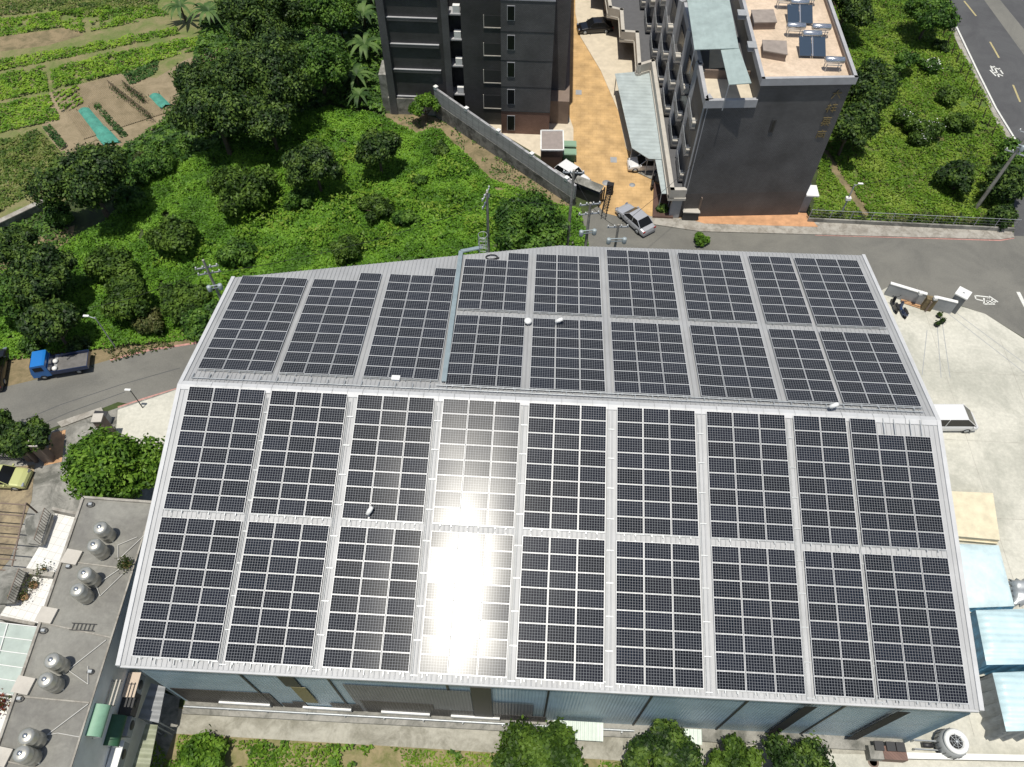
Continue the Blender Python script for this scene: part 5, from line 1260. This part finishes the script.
# ================================================================== VEHICLES
def vehicle(label, cat, a, b, kind, paint, name='car'):
    "a: rear end, b: front end (spots on the ground)"
    a = G(*a); b = G(*b); c = (a + b) / 2; d = b - a; rz = math.atan2(d.y, d.x)
    t = thing(name, label, cat, (c.x, c.y, 0.03), rz)
    L, W_, H = {'sedan': (4.5, 1.75, 1.45), 'hatch': (4.0, 1.7, 1.5), 'van': (4.7, 1.75, 1.95), 'suv': (4.5, 1.8, 1.65)}[kind]
    x0, x1 = -L / 2, L / 2
    if kind == 'van': prof = [(0, .55), (.02, .95), (.1, 1.0), (.80, 1.0), (.93, .92), (.99, .75), (1, .5)]; gh = [(0.01, 1.0), (.05, H), (.70, H), (.93, .97)]
    elif kind == 'sedan': prof = [(0, .5), (.02, .82), (.12, .90), (.30, .92), (.70, .90), (.90, .78), (.98, .62), (1, .45)]; gh = [(.12, .90), (.27, H), (.56, H), (.73, .88)]
    else: prof = [(0, .5), (.02, .88), (.1, .95), (.35, .95), (.72, .92), (.90, .82), (.98, .65), (1, .45)]; gh = [(.02, .93), (.12, H), (.56, H), (.74, .9)]
    rings = []
    for f_, h in prof:
        x = x0 + L * f_; tp = .90 if f_ in (0, 1) else (.95 if f_ < .03 or f_ > .97 else 1.0); w_ = W_ / 2 * tp
        rings.append([Vector((x, -w_ * .92, .22)), Vector((x, w_ * .92, .22)), Vector((x, w_, .42)), Vector((x, w_, h * .75)), Vector((x, w_ * .95, h * .94)), Vector((x, w_ * .8, h)), Vector((x, -w_ * .8, h)), Vector((x, -w_ * .95, h * .94)), Vector((x, -w_, h * .75)), Vector((x, -w_, .42))])
    MB().loft(rings, sm=False).build('body', paint, t, bevel=.03)
    rings = []
    for f_, h in gh:
        x = x0 + L * f_; hi = h > 1.2; w_ = W_ / 2 * (.78 if hi else .93)
        if kind == 'van' and hi: w_ = W_ / 2 * .88
        rings.append((x, w_, h - (.03 if hi else .0)))
    (xa, wa, ha), (xb, wb, hb), (xc, wc, hc), (xd, wd, hd) = rings
    vs = [(xa, -wa, ha), (xa, wa, ha), (xb, wb, hb), (xb, -wb, hb), (xc, wc, hc), (xc, -wc, hc), (xd, wd, hd), (xd, -wd, hd)]
    mb = MB(); mb.add(vs, [(0, 1, 2, 3), (2, 4, 5, 3), (4, 6, 7, 5), (1, 6, 4, 2), (0, 3, 5, 7), (0, 7, 6, 1)]); mb.build('windows', m_glass, t)
    mb = MB(); mb.add([(xb - .02, -wb, hb), (xc + .02, -wc, hc), (xc + .02, wc, hc), (xb - .02, wb, hb), (xb + .05, -wb * .9, H), (xc - .08, -wc * .9, H), (xc - .08, wc * .9, H), (xb + .05, wb * .9, H)], [(4, 5, 6, 7), (0, 1, 5, 4), (1, 2, 6, 5), (2, 3, 7, 6), (3, 0, 4, 7)]); mb.build('roof_panel', paint, t)
    mb = MB()
    for s_ in (-1, 1):
        mb.tube((xa + .05, s_ * wa * 1.0, ha), (xb, s_ * wb * 1.01, hb), .045, n=5); mb.tube((xd - .03, s_ * wd, hd), (xc, s_ * wc * 1.01, hc), .035, n=5)
        xm = (xb + xc) / 2; mb.tube((xm, s_ * wa * 1.0, ha), (xm, s_ * wb * 1.01, hb), .035, n=5)
    mb.build('pillar_trim', paint, t)
    for s_ in (-1, 1):
        for f_ in (.2, .81):
            ww = thingless = None
            mb = MB(); mb.lathe([(.2, -.1), (.31, -.1), (.32, -.05), (.32, .05), (.31, .1), (.2, .1)], (x0 + L * f_, s_ * (W_ / 2 - .08), .32), 20, Matrix.Rotation(R_(90), 3, 'X')); tyre = mb.build('wheel', m_black, t)
            mb = MB(); mb.lathe([(0, -.085), (.2, -.09), (.2, .09), (0, .085)], (x0 + L * f_, s_ * (W_ / 2 - .07), .32), 14, Matrix.Rotation(R_(90), 3, 'X')); mb.build('rim', m_steel, tyre)
        MB().box((x1 - .12, s_ * W_ * .36, .62), (.16, .32, .14), rz=-s_ * .25).build('headlight', m_chrome, t); MB().box((x0 + .06, s_ * W_ * .39, .72), (.08, .26, .16)).build('tail_light', mat('tail_red', (.35, .02, .02), .3), t)
        MB().box((xd - .25, s_ * (W_ / 2 + .08), .98), (.12, .18, .11)).build('wing_mirror', paint, t)
    return t
def paint(name, c, r=.28, met=.3): 
    m = mat(name, c, r, met); m.node_tree.nodes['Principled BSDF'].inputs['Coat Weight'].default_value = .6; return m
pa_silver = paint('silver_paint', (.46, .47, .50)); pa_white = paint('white_car_paint', (.68, .68, .68), met=0); pa_black = paint('black_car_paint', (.012, .012, .014)); pa_yel = paint('lime_paint', (.50, .52, .22), met=.1); pa_blue = paint('blue_truck_paint', (.015, .16, .48), met=0); pa_navy = paint('navy_paint', (.012, .03, .09), met=0)
vehicle('silver sedan turning out of the ochre courtyard onto the road', 'car', (649, 236), (620, 210), 'sedan', pa_silver)
vehicle('black car parked in the garage opening at top of courtyard', 'car', (611, 30), (578, 32), 'sedan', pa_black)
vehicle('white hatchback parked under the end of the long carport', 'car', (662, 168), (629, 168), 'hatch', pa_white)
vehicle('white car parked beside the block wall end and green bins', 'car', (556, 170), (588, 190), 'hatch', pa_white)
vehicle('lime yellow car behind the barred gate at left edge', 'car', (-24, 480), (37, 482), 'hatch', pa_yel)
vehicle('white van parked against the right side of the warehouse', 'van', (914, 424.5), (973, 424.5), 'van', pa_white, 'van')
vehicle('dark car in shade at the far left edge of the road', 'car', (-6, 398), (2, 350), 'suv', pa_black)
# blue flatbed truck
a, b = G(92, 365), G(38, 374); c = (a + b) / 2; d = b - a
t = thing('truck', 'small blue flatbed truck parked on the verge of the left road', 'truck', (c.x, c.y, .03), math.atan2(d.y, d.x))
cab = [(.75, .45), (.75, 1.95), (.95, 2.0), (1.9, 1.97), (2.2, 1.1), (2.25, .45)]
mb = MB(); mb.loft([[Vector((x, y, z)) for x, z in cab] for y in (-.85, .85)], sm=False); mb.build('cab', pa_blue, t, bevel=.04)
mb = MB(); mb.add([(1.94, -.75, 1.9), (1.94, .75, 1.9), (2.19, .78, 1.2), (2.19, -.78, 1.2)], [(0, 1, 2, 3)]); 
for v in range(4): mb.v[v] = (mb.v[v][0] + .03, mb.v[v][1], mb.v[v][2])
mb.build('windscreen', m_glass, t)
for s_ in (-1, 1):
    MB().box((1.45, s_ * .86, 1.5), (.75, .02, .5)).build('side_window', m_glass, t)
    MB().box((2.26, s_ * .6, .7), (.04, .25, .18)).build('headlight', m_chrome, t)
MB().bx(-2.3, .65, -.88, .88, .62, .70).build('cargo_bed', m_grey, t)
mb = MB(); mb.bx(-2.3, .65, -.92, -.87, .62, 1.05); mb.bx(-2.3, .65, .87, .92, .62, 1.05); mb.bx(-2.35, -2.3, -.92, .92, .62, 1.05); mb.bx(.66, .71, -.88, .88, .62, 1.5); mb.build('drop_side', pa_navy, t)
MB().bx(-2.2, 2.1, -.4, .4, .4, .60).build('chassis', m_dark, t)
mb = MB(); mb.bx(-2.25, .3, -.82, .82, .71, .76); mb.build('bed_mat', mat('bed_mat', (.13, .125, .12), .8, noise=.2), t)
for s_ in (-1, 1):
    for x in (-1.4, 1.45):
        mb = MB(); mb.lathe([(.18, -.1), (.31, -.1), (.33, 0), (.31, .1), (.18, .1)], (x, s_ * .76, .33), 18, Matrix.Rotation(R_(90), 3, 'X')); tyre = mb.build('wheel', m_black, t)
        mb = MB(); mb.lathe([(0, -.08), (.18, -.08), (.18, .08), (0, .08)], (x, s_ * .77, .33), 12, Matrix.Rotation(R_(90), 3, 'X')); mb.build('rim', m_steel, tyre)
bed = t
for i, (dx, dy) in enumerate(((.45, -.35), (.42, .45))):
    p = c + Matrix.Rotation(math.atan2(d.y, d.x), 3, 'Z') @ Vector((dx, dy, 0)); mb = MB(); mb.lathe([(0, 0), (.2, .02), (.24, .12), (.17, .22), (.06, .26), (0, .26)], (p.x, p.y, .80), 12)
    tag(mb.build('white_sack', m_white), ('white sack on the truck bed behind the cab, the one nearer the road', 'white sack on the truck bed behind the cab, the one nearer the bushes')[i if d.x > 0 else 1 - i], 'sack', 'sacks on the blue truck bed')
def scooter(label, px, py, rz, m, group=None):
    t = thing('motor_scooter', label, 'scooter', G(px, py), rz, group)
    for x in (-.6, .6):
        mb = MB(); mb.lathe([(.14, -.06), (.24, -.05), (.25, 0), (.24, .05), (.14, .06)], (x, 0, .25), 16, Matrix.Rotation(R_(90), 3, 'X')); mb.build('wheel', m_black, t)
    def sec(x, w_, z0, z1): return [Vector((x, -w_, z0)), Vector((x, w_, z0)), Vector((x, w_ * .8, z1)), Vector((x, -w_ * .8, z1))]
    MB().loft([sec(-.85, .08, .5, .65), sec(-.55, .18, .35, .75), sec(-.1, .17, .25, .7), sec(.05, .14, .2, .35), sec(.35, .16, .2, .38), sec(.5, .2, .25, .95), sec(.62, .1, .5, 1.0)], sm=False).build('body', m, t, bevel=.03)
    MB().loft([sec(-.8, .1, .75, .82), sec(-.4, .15, .75, .84), sec(0, .12, .72, .8)], sm=False).build('seat', m_black, t, bevel=.02)
    mb = MB(); mb.tube((.5, -.33, 1.02), (.5, .33, 1.02), .025); mb.tube((.6, 0, .3), (.48, 0, 1.02), .03); mb.tube((.5, -.3, 1.02), (.45, -.34, 1.2), .01); mb.tube((.5, .3, 1.02), (.45, .34, 1.2), .01); mb.box((.45, -.34, 1.22), (.02, .12, .07)); mb.box((.45, .34, 1.22), (.02, .12, .07)); mb.build('handlebar', m_dark, t)
    MB().box((.63, 0, .8), (.06, .16, .12)).build('headlight', m_chrome, t)
scooter('black scooter parked against grey yard wall beside the warehouse corner', 893, 308, R_(95), pa_black)
scooter('dark blue scooter parked second along the grey yard wall', 901, 313, R_(100), pa_navy)
scooter('black scooter parked beneath the lower carport strip in courtyard', 652, 186, R_(80), pa_black)
t = thing('teal_fence_frame', 'x', 'frame', G(1, 1)); bpy.data.objects.remove(t)
# ================================================================== VEGETATION
def crown_pts(r, n, seed, flat=.8, lobes=9):
    g = np.random.default_rng(seed); C_ = []
    for k in range(lobes):
        v = g.normal(size=3); v /= np.linalg.norm(v); v[2] = abs(v[2]) * .8 - .15
        C_.append((v * r * g.uniform(.35, .86) * np.array([1, 1, flat]), r * g.uniform(.18, .42)))
    P = []; N = []
    wts = np.array([c[1] ** 2 for c in C_]); wts /= wts.sum()
    for (c, rr), w_ in zip(C_, wts):
        m = int(n * w_); v = g.normal(size=(m, 3)); v /= np.linalg.norm(v, axis=1)[:, None]
        bump = 1 + .22 * np.sin(v[:, 0] * 7 + k) * np.sin(v[:, 1] * 6 + 2) + .15 * g.normal(size=m)
        rad = rr * bump * (1 - .35 * g.random(m) ** 2.5)
        P.append(c + v * rad[:, None] * np.array([1, 1, flat])); N.append(v + g.normal(size=(m, 3)) * .55 + np.array([0, 0, .35]))
    return np.concatenate(P), np.concatenate(N)
protos = {}
def tree_proto(key, material, n, leaf, lobes=9, flat=.8, bush=False):
    t = bpy.data.objects.new('tree_root', None)
    P, N = crown_pts(1.0, n, hash_(key), flat, lobes)
    P[:, 2] += .75 if bush else 1.15
    if bush: P[:, 2] = np.abs(P[:, 2] - .1) + .02
    protos[key] = (P, N, material, leaf, bush)
def hash_(s): return sum((i + 1) * ord(c) for i, c in enumerate(s)) % 9999
meshes = {}
def tree(label, px, py, rpx, mkey, cat='tree', name='tree', var=0, hfac=1.0, group=None, lsz=.20, dens=1.0, flat=.85, lobes=10):
    "crown centred at this spot of the photograph, rpx = crown radius there"
    r = rpx * mpp(px, py, 3.0)
    zc = r * 1.25 * hfac if name != 'shrub' else r * .55
    p = G(px, py, zc); r = rpx * mpp(px, py, zc)
    base = (p.x, p.y, 0)
    t = thing(name, label, cat, base, 0, group)
    n = int(min(30000, max(900, 1500 * r * r * (.2 / lsz) ** 2 * dens)))
    P, N = crown_pts(r * 1.04, n, hash_(label) + var, flat, lobes + (10 if r > 2 else 4))
    P[:, 2] += zc
    P[:, 2] = np.maximum(P[:, 2], .05 + .2 * npr.random(len(P)))
    leaf_obj('crown' if name != 'shrub' else 'foliage', P, N, lsz, mkey, t)
    mb = MB(); g = random.Random(hash_(label)); tr = max(.06, r * .07)
    mb.tube((0, 0, 0), (0, 0, zc * .7), tr, tr * .6, n=8)
    for k in range(5):
        an = k * 1.26 + g.random(); e = r * .6; mb.tube((0, 0, zc * (.4 + .06 * k)), (e * math.cos(an), e * math.sin(an), zc * (.9 + .1 * g.random())), tr * .5, tr * .15, n=6)
    mb.build('trunk' if name != 'shrub' else 'stem', m_bark, t)
    return t
D, Mi, Br, Bn, Ol = m_leaf_dark, m_leaf_mid, m_leaf_bright, m_leaf_brown, m_leaf_olive
T = [
 ('round dark isolated tree beside the tilled plots', 86, 178, 43, D),
 ('large dark tree right of the teal nets', 215, 112, 42, D),
 ('very large dark tree left of banana plants, middle of the row', 268, 70, 44, D),
 ('dark tree at top edge right of the banana plants', 262, 14, 38, D),
 ('mid green tree left of the banana clumps', 318, 62, 34, Mi),
 ('mid green tree at top edge left of tower', 325, 12, 32, Mi),
 ('dark tree at the edge of the beans plot, near teal patch', 196, 78, 24, D),
 ('dark tree between the big row and the vines', 268, 118, 30, D),
 ('olive bushy tree in the vines below the big dark trees', 243, 190, 32, Ol),
 ('round dark tree in the vines, middle of three', 314, 163, 27, D),
 ('round dark tree in the vines nearest the bare soil strip', 378, 150, 23, D),
 ('dark tree at left edge below the dirt track', 42, 278, 36, D),
 ('dark tree above the blue truck', 52, 325, 28, D),
 ('small dark tree left edge above the dark car', 12, 300, 26, Mi),
 ('olive tree beside the street lamp', 128, 300, 26, Ol),
 ('green tree beside the left transformer pole', 186, 300, 26, Ol),
 ('dark green tree hugging warehouse rear left corner', 205, 322, 22, Mi),
 ('olive tree in vines above street lamp', 112, 268, 24, Ol),
 ('wide green tree left of the olive one in the vines', 175, 235, 24, Ol),
 ('small tree at far left top of dirt track', 12, 245, 22, D),
 ('dense green tree behind rear eave left of the utility poles', 530, 226, 38, Mi),
 ('bright green small tree against the tower plinth', 425, 106, 14, Br),
 ('bright green full tree between concrete roof and road', 110, 470, 46, Br),
 ('dark tree behind the barred gate', 26, 437, 22, D),
 ('dark tree at the left edge beside the lime car', -4, 425, 18, D),
 ('large dark tree against the apartment block right side', 868, 92, 34, D),
 ('dark tree in the shade below the larger one by apartment block', 850, 128, 26, D),
 ('round tree on grass plot behind the white shrubs', 905, 62, 13, Mi),
 ('dark tree at top edge beside the peach roof', 848, 4, 24, D),
 ('round tree at top edge near the main road', 932, 12, 22, Mi),
 ('dark tree left of leaning pole', 960, 178, 19, D),
 ('large dark tree behind leaning pole at right edge', 1006, 180, 25, D),
 ('bright topped tree at right edge under the main road', 1018, 156, 20, Mi),
 ('bright tree in front of warehouse at bottom centre', 541, 758, 46, Ol),
 ('dark green tree at bottom, left of the right hand three', 662, 761, 34, D),
 ('dark green tree at bottom, middle of the right hand three', 733, 764, 27, Ol),
 ('dark green tree at bottom, right of the right hand three', 800, 765, 33, D),
]
for i, (lab_, px, py, r_, m_) in enumerate(T):
    lz = .165 if m_ is not Br else .14
    hf = (.95 if r_ > 30 else 1.1) * (.65 if m_ is Ol or px > 950 else 1)
    if py > 740: tree(lab_, px, py, r_, m_, hfac=.85, lsz=.13, dens=.8)
    elif px == 110 and py == 470: tree(lab_, px, py, r_, m_, hfac=1.0, lsz=.17, dens=.8, lobes=14)
    else: tree(lab_, px, py, r_, m_, hfac=hf, lsz=lz, lobes=12)
SH = [
 ('brownish shrub in the vines near the soil strip', 375, 208, 18, Ol), ('brown tinged shrub above the rear eave', 345, 248, 18, Ol), ('low dark shrub in vines by the soil path', 440, 150, 9, D),
 ('low dark shrub in open vines, upper', 420, 180, 8, Mi), ('low shrub in open vines, lower', 405, 220, 13, Mi),
 ('brown bush by the kerb right of street lamp', 150, 322, 17, Bn), ('shrub beside the truck cab', 30, 345, 12, Mi), ('bush above truck bed', 78, 345, 12, D),
 ('bush under wide olive tree at the rear left corner', 232, 255, 18, Mi), ('shrub in vines left of bananas', 300, 200, 16, Mi), ('bush at left of dark isolated tree', 60, 215, 16, Mi), ('bush below dark isolated tree', 130, 200, 18, Mi),
 ('bush right of dark isolated tree', 150, 165, 20, Mi), ('dry bush with bare twigs beside teal net', 140, 160, 10, Bn),
 ('shrub with white flowers on grass plot, left', 905, 122, 15, Ol), ('darker shrub with white flowers on grass plot, right', 927, 132, 17, Ol), ('shrub with pale flowers below the round tree', 930, 66, 12, Mi),
 ('grey green shrub on grass plot near the stakes, upper', 948, 96, 13, Ol), ('grey green shrub on grass plot near the stakes, lower', 956, 124, 14, Ol),
 ('shrub on the fence near leaning pole', 1000, 216, 16, D), ('small shrub near top of the stakes', 941, 45, 8, D),
 ('small bright shrub behind rear eave beside the road', 700, 240, 8, Br), ('reddish green bush at bottom left below warehouse corner', 205, 755, 26, Br),
 ('shrub in the brick planter', 662, 209, 7, D), ('bush beside the hut of the tower plinth', 392, 100, 7, Mi),
]
for lab_, px, py, r_, m_ in SH: tree(lab_, px, py, r_, m_, 'shrub', 'shrub', lsz=.15, dens=.9)
for o in list(bpy.data.objects):
    if o.name.startswith('shrub') and 'flowers' in o.get('label', ''):
        f = [c for c in o.children if c.name.startswith('foliage')][0]; v = np.array([q.co[:] for q in f.data.vertices][::4]); k_ = npr.choice(len(v), min(110, len(v)), False); v = v[k_] + v[k_] * .04; v[:, 2] += .08
        leaf_obj('blossoms', v, npr.normal(size=v.shape) * .4 + (0, 0, 1), .09, m_white, o)
# banana plants
def banana(label, px, py, s_):
    t = thing('banana_plant', label, 'banana plant', G(px, py), rnd.random() * 6, 'banana plants'); mb = MB()
    mb.tube((0, 0, 0), (0, 0, 1.6 * s_), .16, .1, n=8); mb.build('stem', m_bark, t); 
    mb = MB()
    for k in range(14):
        an = k * 2.4 + rnd.random() * .4; L = s_ * rnd.uniform(1.9, 2.7); w_ = .17 * s_; dx, dy = math.cos(an), math.sin(an); n = 8
        vs = []
        for j in range(n + 1):
            f_ = j / n; x = L * f_ * .85; z = 1.6 * s_ + L * (.75 * f_ - .85 * f_ * f_); ww = w_ * math.sin(math.pi * min(1, .12 + f_ * .88)) + .03
            for sg, dz in ((-1, .08), (0, 0), (1, .08)): vs.append((x * dx - sg * ww * dy, x * dy + sg * ww * dx, z + dz * (.5 - f_)))
        fs = []
        for j in range(n):
            for q in (0, 1): b_ = j * 3 + q; fs.append((b_, b_ + 1, b_ + 4, b_ + 3))
        mb.add(vs, fs, True)
    mb.build('leaves', m_leaf_banana, t, fix=False)
for lab_, px, py, s_ in (('banana plant at top edge right of the farm field, left of two', 186, 22, 1.25), ('banana plant at top edge right of the farm field, right of two', 214, 28, 1.35),
    ('banana plant left of tower, topmost of the column', 366, 30, 1.4), ('banana plant left of tower, second down', 367, 62, 1.4), ('banana plant left of tower, third down', 359, 90, 1.2), ('banana plant left of tower, lowest small one', 361, 106, .9),
    ('banana plant left of the column, beside mid green tree', 345, 48, 1.2), ('banana plant at far top beside the tower corner', 372, 8, 1.3), ('banana plant left of the column, lower', 336, 78, 1.0)):
    banana(lab_, px, py, s_)
# ground cover
def S_(name, poly, lab_, cat_, *a, **k):
    o = scatter(name, poly, *a, **k); tag(o, lab_, cat_, kind='stuff'); return o
S_('vine_cover', [G(75, 240), G(130, 205), G(150, 150), G(250, 130), G(330, 105), G(385, 118), G(400, 128), G(440, 132), G(492, 180), G(580, 212), G(590, 250), Vector((23, 17.8, 0)), Vector((-1.2, 12.5, 0)), G(205, 338), G(150, 345), G(95, 350), G(0, 362), G(-30, 362), G(-30, 290), G(30, 265)],
   'thick bright green vine blanket covering the ground behind the warehouse', 'vines', 150, .13, m_leaf_vine, hgt=.5, hs=.5, upright=.6, seed=3, cut=.16)
S_('tall_grass', [G(150, 240), G(230, 215), G(330, 130), G(400, 140), G(500, 190), G(540, 230), G(300, 262), G(160, 300)], 'pale taller grass tufts growing through the vines', 'grass', 22, .16, m_grass, hgt=1.1, hs=.7, upright=1.1, seed=33, cut=.5)
S_('undergrowth', [G(60, 225), G(100, 205), G(110, 150), G(150, 140), G(190, 90), G(200, 30), G(240, -20), G(385, -20), G(385, 118), G(330, 106), G(250, 132)], 'green undergrowth beneath the tall trees left of the tower', 'undergrowth', 45, .22, m_leaf_mid, hgt=.8, hs=.4, upright=.6, seed=9)
S_('rough_grass', [G(-30, 300), G(-30, 230), G(48, 205), G(75, 238), G(30, 262), G(-30, 290)], 'rough greenery along the dirt track at left edge', 'grass', 40, .16, m_leaf_mid, hgt=.5, hs=.6, seed=10)
crops = [
 ('green crop band across the field, uppermost broad one', [(-60, 80), (230, 45), (420, 25), (600, 30), (655, 60), (310, 130), (240, 105), (-60, 150)], m_crop, 26, .5),
 ('rough dull weeds along the top left of field', [(-60, -40), (180, -40), (185, 30), (170, 45), (-60, 70)], m_cropdry, 20, .5),
 ('grey green grass at top centre of field', [(180, -40), (640, -40), (600, 28), (300, 68), (190, 42)], m_cropdry, 24, .4),
 ('thin green crop strip between two sandy paths', [(-60, 240), (300, 180), (680, 105), (690, 132), (260, 222), (-60, 285)], m_crop, 26, .45),
 ('green bean rows above the tilled plots', [(195, 268), (400, 215), (700, 155), (850, 130), (870, 182), (700, 205), (470, 282), (205, 345)], m_crop, 30, .45),
 ('green crop block left of the bean rows', [(-60, 300), (172, 252), (188, 350), (-60, 400)], m_crop, 28, .45),
 ('green crop block with pale flowers at left edge', [(-60, 412), (190, 362), (232, 460), (150, 478), (-60, 525)], m_crop, 28, .48),
 ('rough grass left of dark isolated tree', [(-60, 550), (150, 505), (240, 590), (200, 700), (-60, 850)], m_cropdry, 30, .35),
 ('small dark green vegetable bed inside the tilled plots', [(470, 285), (610, 235), (605, 280), (500, 330)], m_cropdk, 30, .2),
 ('dark green narrow bed at lower left of tilled plots', [(165, 490), (200, 485), (260, 560), (235, 580)], m_cropdk, 30, .2),
 ('narrow green bed right of the teal net', [(355, 405), (382, 402), (492, 520), (468, 532)], m_cropdk, 30, .3),
 ('seedling rows in the tilled plot', [(200, 358), (300, 330), (322, 400), (240, 440)], m_crop, 40, .0),
]
for k, (lab_, pl_, m_, dn_, cut_) in enumerate(crops):
    rows_ = (-.45, .75, .45) if 'seedling' in lab_ else None
    S_('crop_rows' if m_ is not m_cropdry else 'field_weeds', [Z1(*p) for p in pl_], lab_, 'crops' if m_ is not m_cropdry else 'weeds', dn_ * 1.9, .16, m_, hgt=.35, hs=.7, upright=.5, seed=20 + k, cut=max(0, cut_ - .22), rows=rows_)
S_('garden_weeds', [Z1(480, 560), Z1(660, 440), Z1(700, 470), Z1(640, 640), Z1(520, 740), Z1(470, 620)], 'green weeds and dry twigs beside the tilled plots', 'weeds', 40, .17, m_leaf_mid, hgt=.6, hs=.6, seed=44)
# teal nets over beds
def net(lab_, pts, h):
    P = [Z1(*p) for p in pts]; c = sum(P, Vector()) / 4; t = thing('garden_net', lab_, 'net', (c.x, c.y, .02)); n = 12; vs = []
    for i in range(n + 1):
        for j in range(7):
            u_, v_ = i / n, j / 6; p = P[0] * (1 - u_) * (1 - v_) + P[1] * (1 - u_) * v_ + P[2] * u_ * v_ + P[3] * u_ * (1 - v_); vs.append((p.x, p.y, .03 + h * math.sin(math.pi * v_) * (.85 + .15 * math.sin(i * 1.9))))
    mb = MB(); mb.add(vs, [(i * 7 + j, (i + 1) * 7 + j, (i + 1) * 7 + j + 1, i * 7 + j + 1) for i in range(n) for j in range(6)], True); mb.build('net_sheet', mat('teal_net', (.06, .25, .19), .7, noise=.25, nscale=1.5), t, world=True, fix=False)
    mb = MB()
    for q in P: mb.tube(q, q + Vector((0, 0, .35)), .03)
    mb.build('peg', m_bark, t, world=True)
net('long teal net over a garden bed in the tilled plot', [(298, 428), (345, 415), (465, 548), (398, 562)], .35)
net('short teal net near the large dark trees', [(572, 370), (612, 360), (655, 402), (618, 420)], .3)
for k, pts in enumerate((((430, 345), (590, 470)), ((485, 345), (560, 400)))):
    a, b = Z1(*pts[0]), Z1(*pts[1]); t = thing('bean_trellis', ('long trellis of sticks in the tilled plot', 'short trellis of sticks in the tilled plot')[k], 'trellis', a); mb = MB(); nn = 22 if k == 0 else 12
    for i in range(nn):
        q = a.lerp(b, i / (nn - 1)) - a; mb.tube(q + Vector((-.3, 0, 0)), q + Vector((.05, 0, 1.3)), .02, n=4); mb.tube(q + Vector((.3, 0, 0)), q + Vector((-.05, 0, 1.3)), .02, n=4)
    mb.tube(Vector((0, 0, 1.25)), b - a + Vector((0, 0, 1.25)), .025, n=4); mb.build('sticks', m_bark, t)
    P = np.array([(a.lerp(b, random.random()) - a)[:] for _ in range(240)]) + npr.normal(size=(240, 3)) * (.2, .2, .3) + np.array([0, 0, .5]); leaf_obj('climbing_leaves', P, npr.normal(size=(240, 3)), .1, m_cropdk, t)
# grass
S_('grass_plot_cover', [G(812, 221), G(820, 150), G(832, -20), G(943, -20), G(955, 40), G(1000, 125), G(1012, 160), G(1012, 230)], 'bright uneven grass covering the plot by the main road', 'grass', 75, .14, m_grass, hgt=.4, hs=.5, upright=.9, seed=60, cut=.22)
S_('grass_plot_weeds', [G(822, 140), G(832, -20), G(940, -20), G(950, 40), G(985, 110), G(1005, 150), G(1010, 215), G(940, 212), G(900, 160), G(840, 150)], 'taller dark weeds in patches over the grass plot', 'weeds', 20, .13, m_leaf_olive, hgt=.5, hs=.4, upright=.7, seed=62, cut=.62)
S_('fence_weeds', [fa + Vector((0, .15, 0)), fb + Vector((0, .15, 0)), fb + Vector((0, 1.0, 0)), fa + Vector((0, 1.0, 0))], 'dry reddish weeds growing through the wire fence', 'weeds', 170, .10, m_leaf_brown, hgt=1.5, hs=.9, upright=1.2, seed=64, cut=.25)
S_('verge_grass', [G(165, 735), G(300, 743), G(420, 750), G(640, 764), G(900, 779), (60, -25), (-8, -25)], 'green and dry grass strip along the bottom edge', 'grass', 90, .10, m_grass, hgt=.35, hs=.8, upright=.9, seed=66, cut=.42)
S_('verge_weeds', [G(165, 735), G(300, 743), G(420, 750), G(640, 764), (30, -25), (-8, -25)], 'leafy weeds in the strip along the bottom edge', 'weeds', 60, .14, m_leaf_bright, hgt=.5, hs=.6, upright=.7, seed=68, cut=.55)
S_('path_weeds', [(42, -19.2), (54, -18.6), (54, -20.0), (42, -20.4)], 'dark weeds beside the low white wall', 'weeds', 80, .12, m_leaf_mid, hgt=.5, hs=.8, upright=.8, seed=70, cut=.3)
S_('soil_weeds', [Z3(60, 345), Z3(200, 350), Z3(420, 470), Z3(600, 600), Z3(590, 640), Z3(400, 620), Z3(330, 520), Z3(190, 400)], 'sparse low weeds on the bare soil beside the block wall', 'weeds', 22, .12, m_leaf_mid, hgt=.2, hs=.8, upright=.9, seed=72, cut=.52)
S_('roadside_litter', [G(60, 378), G(130, 358), G(205, 341), G(205, 330), G(130, 345), G(60, 362)], 'dry brown weeds on the verge of the left road', 'weeds', 40, .12, m_leaf_brown, hgt=.3, hs=.8, upright=.9, seed=74, cut=.4)
